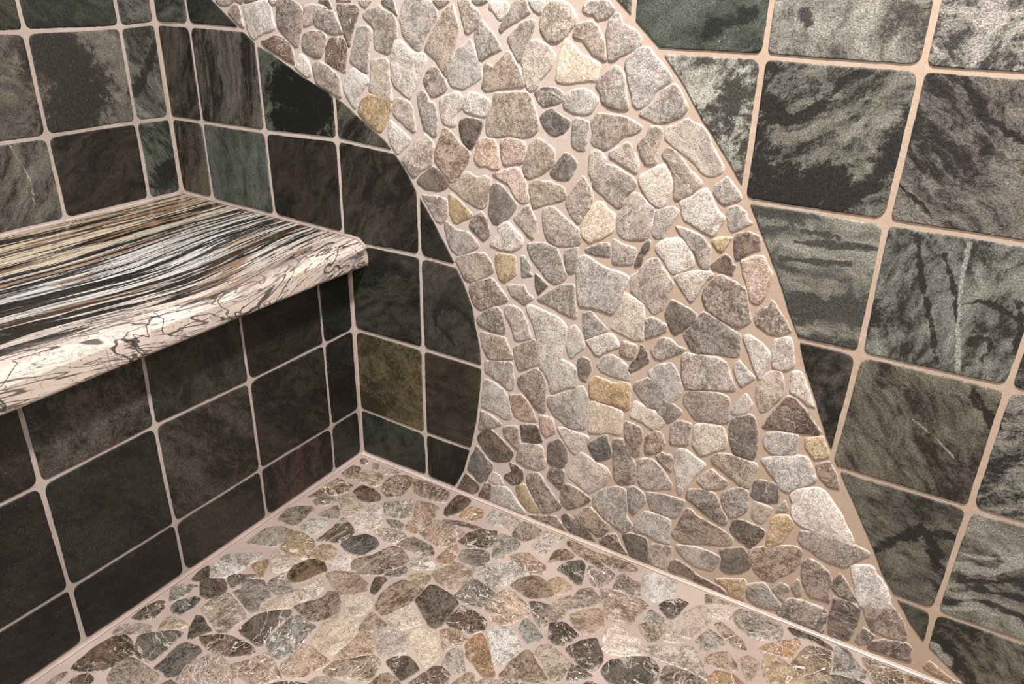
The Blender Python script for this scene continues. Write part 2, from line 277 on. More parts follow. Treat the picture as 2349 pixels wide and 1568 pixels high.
FLOOR_STONES = """
b 827,-135 828,-74 862,-74 898,-131 872,-148
p 909,-138 880,-85 923,-64 955,-65 988,-109 972,-133
g 877,-27 902,-18 921,-51 906,-61
b 823,-31 834,-16 865,-35 852,-58
l 927,-31 974,-16 1013,-20 978,-43 954,-58
b 827,-296 833,-245 831,-169 876,-168 912,-172 917,-203 894,-246 851,-287
g 853,-299 875,-265 901,-254 925,-265 916,-298 885,-318
t 916,-251 929,-216 954,-213 997,-232 1025,-239 1018,-276 1013,-304 993,-305 948,-270
n 934,-192 937,-149 984,-146 1030,-164 1042,-189 1015,-213 979,-217
b 994,-111 985,-68 996,-38 1048,-19 1079,-69 1086,-127 1049,-151 1021,-142
b 1058,-26 1125,-12 1211,-18 1230,-73 1190,-86 1121,-90
b 836,-438 821,-385 837,-356 875,-330 896,-343 896,-374 909,-427 875,-437
g 922,-351 931,-314 943,-280 982,-312 989,-338 946,-348
l 923,-424 919,-384 954,-361 981,-362 990,-404 983,-432 943,-435
d 1009,-449 1011,-385 1004,-322 1038,-331 1078,-352 1092,-396 1068,-423 1030,-436
w 1038,-312 1031,-261 1047,-205 1075,-213 1126,-273 1119,-314 1089,-346 1064,-332
g 1060,-184 1104,-149 1133,-116 1165,-167 1180,-208 1147,-229 1107,-230
p 1183,-180 1148,-119 1197,-107 1233,-110 1248,-163 1243,-210 1203,-211
o 1313,-109 1315,-43 1363,-38 1381,-70 1360,-109
b 1278,-150 1333,-126 1404,-117 1420,-130 1358,-146 1307,-162
g 839,-572 837,-527 836,-493 868,-460 918,-457 932,-500 922,-540 874,-560
t 943,-532 929,-467 931,-448 992,-449 1026,-467 1048,-518 1028,-536 984,-538
t 1046,-509 1034,-462 1056,-442 1101,-446 1116,-496 1079,-509
w 1122,-507 1124,-453 1133,-436 1162,-455 1187,-486 1154,-528
d 1087,-421 1090,-380 1120,-343 1150,-341 1185,-358 1184,-403 1173,-427 1127,-434
b 1171,-465 1174,-442 1206,-405 1222,-345 1257,-339 1298,-362 1307,-387 1278,-458 1226,-487 1197,-485
l 1128,-314 1153,-286 1203,-272 1234,-281 1221,-329 1194,-335
b 1235,-331 1242,-286 1255,-272 1323,-274 1353,-299 1343,-327 1288,-330
p 1259,-247 1246,-183 1265,-165 1345,-161 1381,-173 1372,-242 1357,-263 1311,-259
o 1372,-314 1375,-246 1390,-230 1412,-255 1423,-307 1408,-328
g 1124,-250 1162,-232 1188,-239 1202,-266 1166,-272
t 1194,-241 1197,-209 1244,-233 1254,-256 1215,-257
o 929,-633 952,-591 971,-605 998,-649 997,-660 965,-650
w 956,-583 945,-553 988,-541 1033,-549 1038,-578 1027,-611 1004,-620
n 1054,-613 1039,-571 1059,-522 1101,-510 1136,-534 1121,-564 1106,-609 1074,-625
p 1143,-545 1158,-520 1214,-495 1268,-509 1288,-536 1260,-568 1234,-585 1192,-568
g 1028,-655 1036,-600 1097,-639 1119,-649 1088,-688 1036,-669
g 1285,-453 1313,-394 1328,-395 1345,-425 1311,-452
t 1349,-417 1371,-388 1404,-382 1416,-409 1407,-439 1375,-430
n 835,-770 822,-738 825,-705 841,-711 873,-741 861,-763
g 816,-823 816,-808 843,-789 870,-777 873,-813 868,-849 854,-858
d 876,-871 873,-846 902,-809 921,-810 930,-841 925,-876 897,-881
n 823,-955 816,-915 826,-876 846,-868 868,-890 874,-926 848,-947
t 922,-946 902,-913 909,-890 955,-887 972,-893 959,-918
n 1012,-922 984,-894 962,-856 978,-850 1019,-863 1042,-869 1028,-903
g 832,-1017 821,-986 853,-957 891,-945 914,-964 879,-991
n 852,-1142 840,-1108 837,-1063 844,-1022 865,-1004 902,-1009 936,-1027 937,-1054 928,-1089 901,-1118
d 925,-1014 896,-984 917,-958 962,-921 984,-919 989,-941 996,-992 1002,-1020 953,-1028
d 1023,-1029 1018,-994 1010,-951 1019,-934 1057,-926 1080,-935 1082,-961 1092,-1014 1074,-1029 1043,-1024
g 960,-1113 937,-1087 935,-1058 948,-1039 998,-1037 1055,-1038 1064,-1062 1031,-1097 996,-1119
b 842,-1203 841,-1167 852,-1153 862,-1169 864,-1196
n 886,-1179 881,-1150 897,-1128 923,-1130 935,-1147
n 1250,-101 1242,-18 1288,-12 1304,-33 1306,-85 1284,-126 1265,-122
l 1397,-83 1389,-21 1398,-12 1440,-14 1490,-18 1498,-63 1500,-81 1453,-72 1435,-84
b 1507,-92 1499,-32 1510,-15 1552,-18 1578,-26 1575,-72 1556,-103 1524,-100
l 1586,-103 1585,-31 1590,-18 1652,-17 1647,-40 1638,-125 1601,-112
n 1386,-214 1389,-159 1413,-123 1458,-109 1478,-159 1471,-196 1428,-215
g 1482,-156 1473,-114 1511,-104 1554,-119 1551,-144 1534,-214 1507,-209
s 1428,-274 1419,-239 1460,-208 1492,-205 1513,-237 1500,-276 1460,-285
b 1665,-143 1658,-88 1677,-63 1721,-75 1717,-101 1688,-128
b 1678,-38 1674,-13 1717,-18 1764,-25 1803,-18 1816,-45 1814,-82 1777,-79 1728,-66
b 1811,-58 1820,-12 1850,-16 1879,-14 1903,-25 1901,-52 1865,-63 1831,-59
d 1705,-158 1712,-118 1747,-82 1766,-97 1781,-138 1796,-179 1783,-184 1746,-166
g 1782,-112 1782,-90 1829,-73 1859,-84 1859,-118 1846,-159 1818,-157
b 1880,-141 1868,-91 1880,-66 1913,-79 1934,-73 1954,-126 1938,-136 1905,-133
w 1953,-94 1934,-48 1945,-16 1968,-12 1997,-12 2025,-14 2036,-57 2024,-96 1996,-122 1972,-114
g 1810,-288 1799,-237 1800,-197 1823,-174 1862,-197 1874,-212 1848,-249
p 1853,-163 1879,-150 1918,-149 1957,-139 1990,-150 1975,-204 1981,-234 1948,-244 1916,-257 1884,-210
n 2016,-133 2026,-103 2054,-77 2084,-77 2078,-108 2072,-157 2057,-163
p 1823,-298 1844,-267 1875,-235 1891,-236 1917,-286 1908,-320 1881,-341 1854,-333
p 1786,-378 1759,-283 1787,-233 1797,-238 1808,-289 1810,-318 1799,-355
c 2072,-157 2082,-132 2098,-95 2113,-70 2138,-70 2160,-100 2151,-143 2134,-196 2091,-206 2071,-187
w 2140,-83 2156,-54 2193,-41 2203,-73 2179,-88 2157,-91
p 2114,-13 2150,-12 2186,-12 2205,-12 2169,-32 2127,-52
g 2208,-64 2214,-23 2245,-12 2297,-12 2329,-19 2339,-56 2328,-84 2300,-98 2262,-106 2228,-84
n 2349,-17 2368,-12 2402,-12 2430,-12 2457,-22 2469,-35 2455,-40 2427,-31 2395,-34 2370,-40
o 2301,-139 2313,-111 2343,-74 2376,-46 2388,-59 2384,-109 2378,-126 2353,-129 2312,-139
t 2321,-156 2324,-144 2356,-141 2383,-149 2408,-162 2433,-183 2427,-202 2374,-236 2344,-225 2328,-197
b 2389,-139 2400,-85 2415,-56 2442,-49 2464,-45 2472,-86 2476,-134 2479,-169 2465,-190 2430,-170 2407,-159
g 2484,-104 2474,-31 2480,-12 2507,-17 2534,-49 2556,-64 2567,-82 2529,-106 2489,-110
b 2539,-17 2564,-12 2604,-12 2632,-12 2642,-65 2599,-107 2571,-79
b 2478,-126 2500,-110 2549,-103 2570,-111 2528,-156 2486,-165
p 2265,-206 2282,-175 2309,-177 2318,-194 2313,-245 2308,-263 2285,-231
b 2640,-16 2664,-12 2698,-12 2731,-12 2740,-12 2679,-50 2654,-53
l 833,-690 833,-646 868,-614 921,-580 924,-631 922,-667 908,-710 883,-734
d 914,-706 920,-690 968,-658 983,-662 972,-689 965,-714 962,-732 928,-718
g 967,-701 983,-678 1014,-662 1045,-679 1078,-697 1070,-726 1087,-753 1076,-767 1036,-755 995,-743 974,-737 988,-719
n 865,-763 873,-741 903,-721 927,-726 954,-749 958,-767 939,-795 909,-798
g 954,-827 952,-782 973,-753 1012,-763 1041,-771 1077,-785 1077,-814 1074,-862 1054,-861 1001,-845 962,-833
c 1095,-755 1085,-716 1107,-658 1133,-673 1156,-696 1129,-726 1111,-745
d 1100,-828 1096,-791 1097,-768 1114,-742 1162,-704 1176,-721 1173,-755 1177,-789 1191,-828 1189,-839 1151,-833 1119,-833
g 1198,-820 1187,-792 1186,-762 1185,-733 1183,-716 1199,-707 1241,-712 1265,-711 1265,-736 1274,-775 1276,-807 1261,-839 1231,-836
b 1160,-687 1183,-653 1205,-619 1198,-596 1222,-584 1255,-606 1276,-638 1271,-663 1258,-691 1222,-699 1187,-695
l 1111,-652 1130,-616 1142,-571 1160,-576 1179,-592 1184,-621 1168,-654 1155,-667 1133,-661
n 1036,-900 1065,-871 1095,-855 1137,-849 1168,-849 1189,-856 1190,-868 1157,-899 1118,-915 1068,-913
p 1175,-920 1203,-880 1219,-850 1226,-842 1253,-854 1288,-870 1309,-881 1292,-907 1276,-932 1234,-935 1204,-929
p 1285,-856 1280,-817 1278,-785 1285,-771 1311,-767 1347,-774 1377,-778 1379,-792 1364,-821 1356,-851 1338,-862 1306,-864
c 1289,-751 1282,-707 1271,-679 1288,-649 1323,-637 1355,-642 1372,-678 1374,-700 1375,-733 1370,-753 1345,-762 1322,-757
p 1371,-657 1358,-629 1355,-587 1390,-594 1423,-602 1418,-627 1392,-647
p 1378,-761 1379,-731 1382,-692 1377,-674 1388,-650 1411,-652 1443,-680 1456,-701 1430,-724 1402,-755
b 1387,-806 1386,-775 1407,-746 1438,-716 1463,-703 1486,-711 1496,-736 1506,-770 1482,-782 1428,-799 1401,-809
c 1260,-591 1273,-564 1290,-548 1325,-549 1338,-568 1338,-613 1301,-629 1278,-607
c 1409,-640 1431,-618 1461,-603 1485,-597 1521,-639 1517,-662 1476,-695 1446,-671
b 1508,-781 1514,-740 1528,-725 1557,-728 1582,-742 1560,-780 1530,-791
g 1381,-850 1386,-829 1414,-814 1451,-808 1478,-809 1440,-857 1392,-864
n 1300,-914 1318,-890 1353,-868 1388,-860 1368,-897 1332,-917
p 1105,-1023 1089,-981 1098,-950 1107,-921 1128,-915 1169,-923 1209,-936 1233,-960 1202,-1009 1151,-1042
d 1271,-476 1291,-462 1308,-464 1313,-489 1320,-533 1295,-526
b 1345,-556 1331,-510 1334,-476 1345,-444 1380,-438 1417,-435 1419,-469 1420,-515 1405,-555 1390,-580 1358,-571
n 1427,-487 1431,-454 1426,-416 1453,-411 1491,-415 1522,-426 1537,-432 1540,-476 1544,-520 1534,-545 1501,-530 1459,-505
n 1550,-506 1550,-469 1551,-435 1581,-434 1613,-436 1642,-447 1651,-477 1635,-501 1606,-510 1573,-513
p 1613,-410 1612,-353 1620,-316 1651,-312 1688,-327 1725,-353 1715,-385 1696,-420 1674,-441 1640,-426
s 1511,-410 1512,-361 1518,-324 1556,-332 1601,-340 1605,-373 1604,-404 1584,-417 1550,-416 1522,-418
p 1399,-371 1413,-341 1427,-297 1457,-295 1496,-296 1506,-323 1507,-364 1505,-402 1469,-397 1430,-389
l 1490,-287 1509,-261 1520,-232 1537,-235 1568,-270 1589,-294 1599,-333 1564,-327 1521,-305
w 1547,-237 1556,-213 1575,-196 1603,-204 1637,-217 1632,-242 1613,-287 1599,-305 1572,-268
p 1557,-186 1570,-159 1598,-141 1635,-153 1669,-162 1674,-197 1649,-214 1607,-206
b 1623,-289 1633,-249 1657,-217 1685,-216 1719,-227 1742,-249 1738,-271 1701,-303 1667,-301
b 1702,-318 1722,-305 1758,-297 1794,-305 1791,-329 1782,-364 1774,-383 1738,-356
t 1705,-212 1719,-186 1738,-181 1775,-199 1773,-225 1755,-252 1730,-237
g 1728,-420 1724,-379 1746,-380 1775,-397 1798,-411 1793,-424 1779,-450 1764,-446 1745,-431
w 1664,-479 1675,-451 1698,-432 1720,-433 1751,-458 1765,-473 1768,-504 1756,-538 1742,-556 1722,-544 1692,-506
p 1553,-540 1572,-520 1604,-518 1634,-523 1631,-545 1615,-573 1600,-589 1578,-566
o 1638,-541 1642,-511 1656,-491 1676,-503 1706,-531 1729,-555 1756,-585 1755,-595 1736,-605 1699,-587 1665,-577
g 1625,-631 1616,-589 1620,-572 1645,-566 1669,-594 1686,-614 1685,-628 1658,-633
c 1491,-591 1497,-569 1534,-545 1560,-564 1587,-594 1604,-609 1602,-643 1591,-663 1557,-640 1514,-610
n 1500,-699 1511,-675 1537,-656 1566,-666 1587,-675 1578,-708 1572,-728 1537,-716
b 1589,-729 1600,-685 1612,-649 1630,-638 1662,-646 1670,-674 1661,-698 1609,-731
b 1768,-578 1771,-522 1784,-471 1802,-476 1834,-501 1874,-525 1860,-550 1822,-565 1783,-581
g 1807,-466 1810,-437 1832,-423 1864,-436 1901,-445 1905,-475 1902,-514 1882,-521 1848,-495
t 1681,-679 1687,-645 1696,-614 1715,-612 1722,-629 1751,-635 1710,-678
p 1730,-642 1740,-611 1777,-591 1838,-570 1843,-599 1748,-660
l 1308,-374 1321,-343 1355,-325 1394,-340 1386,-362 1343,-391
c 1401,-580 1405,-555 1424,-513 1455,-523 1501,-545 1482,-568 1453,-604 1423,-595
g 2002,-203 2001,-158 2033,-164 2058,-173 2045,-194 2023,-202
n 1867,-413 1891,-368 1920,-337 1959,-383 1967,-401 1961,-438 1931,-446 1892,-426
n 1917,-499 1905,-452 1923,-446 1969,-455 1948,-479 1934,-499
c 1932,-317 1933,-273 1951,-255 1989,-274 2023,-283 2045,-316 2020,-344 1976,-366 1954,-363
d 1980,-426 1985,-384 2022,-348 2064,-322 2096,-341 2105,-373 2096,-417 2046,-448 2006,-448
l 2044,-294 2072,-270 2123,-243 2149,-226 2175,-256 2212,-294 2207,-314 2166,-307 2116,-311 2074,-315 2055,-310
b 2115,-367 2113,-324 2132,-312 2168,-312 2212,-316 2216,-340 2139,-389
o 2220,-295 2229,-266 2261,-257 2297,-267 2306,-282 2225,-334
p 2191,-246 2201,-216 2232,-191 2265,-221 2271,-240 2237,-256 2201,-262
g 2148,-203 2155,-174 2168,-141 2205,-154 2218,-170 2196,-202 2182,-229
b 2176,-117 2186,-97 2220,-114 2258,-132 2275,-163 2249,-168 2211,-150
n 1789,-359 1820,-333 1841,-338 1876,-354 1861,-393 1846,-415 1814,-405
l 2076,-249 2071,-216 2080,-197 2110,-209 2130,-220 2101,-239
g 1997,-232 2016,-207 2059,-186 2064,-220 2058,-267 2043,-271 2014,-252
"""
ARC_LEFT = """299,1509 356,1470 407,1434 467,1398 492,1381 545,1364 678,1303 777,1265 841,1237 894,1203 943,1174 981,1152 1011,1122 1050,1081 1092,1020 1114,993 1157,934 1196,874 1232,816 1264,759 1294,690 1312,607 1323,564 1328,504 1324,420 1310,294 1289,199 1261,93 1219,4"""
ARC_RIGHT = """1691,1553 1736,1516 1806,1455 1862,1392 1922,1312 1949,1284 2000,1222 2045,1162 2079,1101 2117,1038 2157,963 2186,900 2220,837 2253,758 2287,688 2329,597 2359,542 2382,507 2420,445 2480,343 2528,259 2573,202 2616,145 2659,101 2766,25"""
JOINTS = {'WL': {(0, 5): (0.085, 0.7147), (0, 4): (0.0832, 0.5596), (1, 4): (0.2373, 0.5604), (2, 4): (0.3952, 0.5656), (3, 3): (0.5495, 0.4073), (3, 2): (0.5496, 0.2506), (3, 1): (0.5489, 0.0919), (3, 0): (0.5508, 0.0019)}, 'WR': {(1, 5): (1.0239, 0.7264), (2, 5): (1.1804, 0.7252), (2, 4): (1.1796, 0.5697), (2, 3): (1.1828, 0.4139), (3, 3): (1.3319, 0.4136), (3, 2): (1.3324, 0.258), (3, 1): (1.3317, 0.1029)}, 'L': {(0, 5): (0.0663, 0.7104), (1, 5): (0.2207, 0.7094), (0, 4): (0.0675, 0.5597), (1, 4): (0.2226, 0.5579)}, 'R': {(0, 2): (0.0712, 0.2489), (0, 1): (0.0708, 0.0926), (1, 2): (0.2274, 0.2486), (1, 1): (0.2282, 0.0938), (2, 2): (0.3853, 0.2525), (2, 1): (0.3846, 0.0929), (3, 2): (0.5382, 0.2491), (3, 1): (0.5378, 0.0934)}}
MARKS = """
WR d 26 2045,1430 2001,1372 1962,1326 1944,1285
WR d 16 2053,1361 2086,1349 2106,1342
WR d 23 2063,1269 2077,1242 2076,1212
WR d 37 2094,1150 2167,1176 2215,1222 2253,1189
WR d 18 2241,1153 2283,1194 2320,1232 2347,1303 2356,1356
WR d 9 2114,1322 2157,1341 2194,1384 2230,1426 2269,1438
WR d 22 2199,905 2234,902 2278,927 2324,935 2366,923
WR d 10 2228,834 2295,840 2357,839
WR d 6 2182,1062 2252,1070 2355,1077
WR d 5 2154,1020 2213,1022 2305,1035
WR d 5 2196,1091 2276,1090
WR l 4 2519,1122 2522,1097 2523,1072 2526,1031 2533,989 2545,931 2553,892 2563,840
WR d 4 2481,1089 2502,1050 2522,1006 2538,950
WR d 5 2427,1118 2450,1030 2473,975 2503,899 2522,852
WR d 4 2537,989 2561,1007 2594,1003 2629,987
WR d 5 2570,907 2580,928 2607,932 2612,903 2600,879
WR d 6 2632,1021 2653,968 2654,919
L d 58 406,1360 349,1344 306,1315 295,1268 345,1207 396,1140
L l 2 564,1111 545,1056 525,999 531,918
L d 12 137,1213 79,1257 18,1351
L d 23 35,945 89,900
WL d 47 570,1268 670,1244 746,1193 641,1155 546,1166
WL d 25 615,1317 711,1279 778,1234
WL d 8 1154,601 1150,640 1176,667 1222,683 1258,670 1286,634 1315,597
WL d 6 1154,601 1187,587 1220,550
WL d 28 805,244 835,209 893,193
WR l 11 2668,351 2694,361 2734,364 2764,384 2781,421 2810,440
WR l 4 2677,394 2726,395 2791,444
WR d 7 2679,284 2728,314 2780,321 2831,324
WR d 6 2678,246 2727,277 2780,284 2843,277
WR d 6 2690,319 2740,337 2808,377
WR l 4 2678,225 2709,237 2740,261 2787,258
WR d 10 2495,319 2543,377 2599,428 2663,431
WR d 11 2581,427 2620,379 2639,335
WR l 11 2680,101 2705,89 2724,70
WR d 12 2684,136 2720,105 2770,60
WR d 7 2436,1438 2453,1411 2483,1377 2523,1349 2572,1330
WR d 4 2365,1220 2404,1193 2453,1155
WR l 2 2506,703 2554,673 2607,633
WR d 8 2602,800 2628,765 2670,729
WR d 8 2113,1542 2131,1518
WR l 1 1938,1473 1990,1511 2045,1522
WR d 11 1916,1490 1951,1518 2022,1547
"""

D = CAM['d']*U; X0 = CAM['x0']; ZE = CAM['zE']; YL = CAM['yL']; YR = CAM['yR']; XR = CAM['xr']; ZR = CAM['zr']
BENCH_H, SLOPE = CAM['hb']*U, CAM['sl']
rng = random.Random(7)
nr = np.random.RandomState(5)

def dec(s): return [(float(p.split(',')[0])/2000, float(p.split(',')[1])/2000) for p in s.split()]
def lin(c):
    return tuple(((v/255)/12.92 if v/255 <= .04045 else ((v/255+.055)/1.055)**2.4) for v in c)

# planes: local (a, b, height above the finished surface) -> world
def P_back(a, b, h): return np.stack([a, -h, b], -1)
def P_floor(a, b, h): return np.stack([a, b, h], -1)
def P_left(a, b, h): return np.stack([h, -a, b], -1)
def P_bench(a, b, h): return np.stack([D+h, -a, b], -1)

# ------------------------------------------------------------------ mesh collector with attributes
class Mesh:
    def __init__(self, place, flip=False):
        self.v = []; self.f = []; self.n = 0; self.place = place; self.flip = flip
        self.at = {k: [] for k in ('ca', 'cb', 'tc', 'pv', 'mk')}
    def patch(self, rings, heights, ca, cb, tcf, pv, mk=None, smooth=True):
        """rings: list of (N,2) arrays from the outside in, closed by a fan at the centre"""
        N = len(rings[0])
        base = self.n
        pts = np.concatenate(rings + [rings[-1].mean(0, keepdims=True)])
        hs = np.concatenate([np.full(N, h) if np.isscalar(h) else h for h in heights] + [[np.mean(heights[-1])]])
        self.v.append(self.place(pts[:, 0], pts[:, 1], hs))
        m = len(pts); self.n += m
        self.at['ca'].append(np.tile(list(ca)+[1], (m, 1)))
        self.at['cb'].append(np.tile(list(cb)+[1], (m, 1)))
        self.at['tc'].append(tcf(pts))
        self.at['pv'].append(np.tile(list(pv), (m, 1)))
        k = np.zeros((m, 3))
        if mk is not None: k[:] = mk(pts)
        # third channel: rim (worn, limy edge of the piece)
        rim = np.zeros(m); rim[:N*2] = 1
        if len(rings) > 3: rim[N*2:N*3] = .55
        k[:, 2] = rim
        self.at['mk'].append(k)
        i = np.arange(N); j = (i+1) % N
        for r in range(len(rings)-1):
            o, q = base+r*N, base+(r+1)*N
            quad = np.stack([o+i, o+j, q+j, q+i], 1)
            if self.flip: quad = quad[:, ::-1]
            self.f.extend(quad.tolist())
        o = base+(len(rings)-1)*N; c = base+len(rings)*N
        tri = np.stack([o+i, o+j, np.full(N, c)], 1)
        if self.flip: tri = tri[:, ::-1]
        self.f.extend(tri.tolist())
    def build(self, name, mat, parent=None):
        me = bpy.data.meshes.new(name)
        me.from_pydata(np.concatenate(self.v).tolist(), [], self.f)
        for k, typ in (('ca', 'FLOAT_COLOR'), ('cb', 'FLOAT_COLOR'), ('tc', 'FLOAT_VECTOR'), ('pv', 'FLOAT_VECTOR'), ('mk', 'FLOAT_VECTOR')):
            at = me.attributes.new(k, typ, 'POINT')
            at.data.foreach_set('color' if 'COLOR' in typ else 'vector', np.concatenate(self.at[k]).astype(np.float32).ravel())
        me.materials.append(mat)
        me.polygons.foreach_set('use_smooth', [True]*len(me.polygons))
        me.update()
        o = bpy.data.objects.new(name, me); col.objects.link(o)
        if parent: o.parent = parent
        return o

def ccw(P):
    P = np.array(P, float)
    x, y = P[:, 0], P[:, 1]
    return P if (x*np.roll(y, -1)-np.roll(x, -1)*y).sum() > 0 else P[::-1]
def polyarea(P): return abs((P[:, 0]*np.roll(P[:, 1], -1)-np.roll(P[:, 0], -1)*P[:, 1]).sum())/2
def resample(P, n):
    Q = np.vstack([P, P[:1]]); d = np.r_[0, np.cumsum(np.hypot(*np.diff(Q, axis=0).T))]
    t = np.linspace(0, d[-1], n, endpoint=False)
    return np.stack([np.interp(t, d, Q[:, 0]), np.interp(t, d, Q[:, 1])], 1)
def chaikin(P, k, w=.25):
    for _ in range(k):
        N = np.roll(P, -1, 0)
        P = np.stack([P*(1-w)+N*w, P*w+N*(1-w)], 1).reshape(-1, 2)
    return P
def smooth_noise(n, k, amp):
    """periodic 1-D noise"""
    t = np.arange(n)/n*2*math.pi; s = np.zeros(n)
    for q in range(1, k+1): s += np.cos(q*t+nr.rand()*6.28)*nr.randn()/(q**.6)
    return s*amp/ max(1e-9, np.abs(s).max())
def outward(P):
    d = np.roll(P, -1, 0)-np.roll(P, 1, 0); n = np.stack([d[:, 1], -d[:, 0]], 1)
    return n/np.maximum(np.hypot(n[:, 0], n[:, 1]), 1e-9)[:, None]
def inset(P, d):
    c = P.mean(0); v = P-c; r = np.hypot(v[:, 0], v[:, 1])
    cs = np.clip((outward(P)*v).sum(1)/np.maximum(r, 1e-9), .45, 1)      # even width along slanting sides
    k = np.clip(1-d/cs/np.maximum(r, 1e-9), .2, 1)
    return c+v*k[:, None]

# ------------------------------------------------------------------ materials
def nodes(name):
    m = bpy.data.materials.new(name); m.use_nodes = True
    nt = m.node_tree; nt.nodes.clear()
    out = nt.nodes.new('ShaderNodeOutputMaterial'); b = nt.nodes.new('ShaderNodeBsdfPrincipled')
    nt.links.new(b.outputs[0], out.inputs[0])
    return m, nt, b
class NT:
    def __init__(s, nt): s.nt = nt
    def n(s, t, **k):
        x = s.nt.nodes.new(t)
        for a, v in k.items(): setattr(x, a, v)
        return x
    def l(s, a, b): s.nt.links.new(a, b)
    def attr(s, name): return s.n('ShaderNodeAttribute', attribute_name=name)
    def noise(s, vec, scale, detail=4, rough=.55, dist=0, out=0):
        x = s.n('ShaderNodeTexNoise'); x.inputs['Scale'].default_value = scale; x.inputs['Detail'].default_value = detail
        x.inputs['Roughness'].default_value = rough; x.inputs['Distortion'].default_value = dist
        if vec is not None: s.l(vec, x.inputs['Vector'])
        return x.outputs[out]
    def m(s, op, a, b=None, c=None, clamp=False):
        x = s.n('ShaderNodeMath', operation=op, use_clamp=clamp)
        for i, v in enumerate((a, b, c)):
            if v is None: continue
            if isinstance(v, (int, float)): x.inputs[i].default_value = v
            else: s.l(v, x.inputs[i])
        return x.outputs[0]
    def mix(s, f, a, b, mode='MIX'):
        x = s.n('ShaderNodeMix', data_type='RGBA', blend_type=mode)
        for i, v in ((0, f), (6, a), (7, b)):
            if isinstance(v, (int, float)): x.inputs[i].default_value = v
            elif isinstance(v, tuple): x.inputs[i].default_value = tuple(v[:3])+(1,)
            else: s.l(v, x.inputs[i])
        return x.outputs[2]
    def rng(s, v, a, b, c=0, d=1, smooth=True):
        x = s.n('ShaderNodeMapRange'); x.interpolation_type = 'SMOOTHSTEP' if smooth else 'LINEAR'
        s.l(v, x.inputs[0])
        for i, q in enumerate((a, b, c, d)): x.inputs[i+1].default_value = q
        return x.outputs[0]
    def gray(s, v):
        x = s.n('ShaderNodeCombineColor')
        for i in range(3): s.l(v, x.inputs[i])
        return x.outputs[0]

def slate_material():
    m, nt, b = nodes('slate'); N = NT(nt)
    tc = N.attr('tc').outputs['Vector']; ob = N.n('ShaderNodeTexCoord').outputs['Object']
    pv = N.n('ShaderNodeSeparateXYZ'); N.l(N.attr('pv').outputs['Vector'], pv.inputs[0])
    mk = N.n('ShaderNodeSeparateXYZ'); N.l(N.attr('mk').outputs['Vector'], mk.inputs[0])
    rough, bump, contrast = pv.outputs
    warp = N.noise(ob, 14, 3, .5, 0, 1)
    v = N.n('ShaderNodeVectorMath', operation='MULTIPLY_ADD'); N.l(warp, v.inputs[0]); v.inputs[1].default_value = (.9, .9, .9); N.l(tc, v.inputs[2])
    big = N.noise(v.outputs[0], 1.0, 7, .62, .3)
    streak = N.noise(v.outputs[0], 4.5, 6, .68, .2)
    fine = N.noise(ob, 520, 5, .8)
    mid = N.noise(ob, 240, 5, .78)
    t = N.m('MULTIPLY_ADD', N.m('SUBTRACT', big, .5), 3.6, .5)
    t = N.m('MULTIPLY_ADD', N.m('SUBTRACT', streak, .5), 3.0, t)
    t = N.m('MULTIPLY_ADD', N.m('SUBTRACT', mid, .5), 3.0, t)
    t = N.m('MULTIPLY_ADD', N.m('SUBTRACT', t, .5), contrast, .5)
    # traced dark patches, ragged by the grain of the stone
    rag = N.m('MULTIPLY_ADD', N.m('SUBTRACT', streak, .5), 1.4, N.m('MULTIPLY', N.m('SUBTRACT', mid, .5), 1.2))
    dk = N.rng(N.m('ADD', mk.outputs[0], N.m('MULTIPLY', rag, .8)), .25, .7)
    t = N.m('ADD', t, N.m('MULTIPLY', dk, .8), clamp=True)
    c = N.mix(t, N.attr('ca').outputs['Color'], N.attr('cb').outputs['Color'])
    lt = N.rng(N.m('ADD', mk.outputs[1], N.m('MULTIPLY', rag, .5)), .3, .7)
    c = N.mix(N.m('MULTIPLY', lt, .65), c, lin((168, 168, 156)))
    g = N.m('MULTIPLY_ADD', N.m('SUBTRACT', fine, .5), 5.0, 1.0)
    g2 = N.m('MULTIPLY_ADD', N.m('SUBTRACT', mid, .5), 3.0, 1.0)
    c = N.mix(1.0, c, N.gray(N.m('MAXIMUM', N.m('MULTIPLY', g, g2), .25)), 'MULTIPLY')
    # mica flecks
    fl = N.noise(ob, 900, 1, .5)
    c = N.mix(N.m('MULTIPLY', N.rng(fl, .72, .8), .45), c, lin((190, 185, 165)))
    # rusty touches
    ru = N.noise(tc, 2.3, 5, .6)
    c = N.mix(N.m('MULTIPLY', N.rng(ru, .66, .8), .25), c, lin((120, 80, 50)))
    N.l(c, b.inputs['Base Color'])
    r = N.m('ADD', rough, N.m('MULTIPLY', N.m('SUBTRACT', mid, .5), .5), clamp=True)
    N.l(r, b.inputs['Roughness'])
    b.inputs['Specular IOR Level'].default_value = .42
    bp = N.n('ShaderNodeBump'); bp.inputs['Distance'].default_value = .0045
    hg = N.m('ADD', N.m('MULTIPLY', streak, .9), N.m('MULTIPLY_ADD', fine, .22, N.m('MULTIPLY', mid, .55)))
    hg = N.m('ADD', hg, N.m('MULTIPLY', dk, -.12))
    N.l(hg, bp.inputs['Height']); N.l(bump, bp.inputs['Strength'])
    N.l(bp.outputs[0], b.inputs['Normal'])
    return m

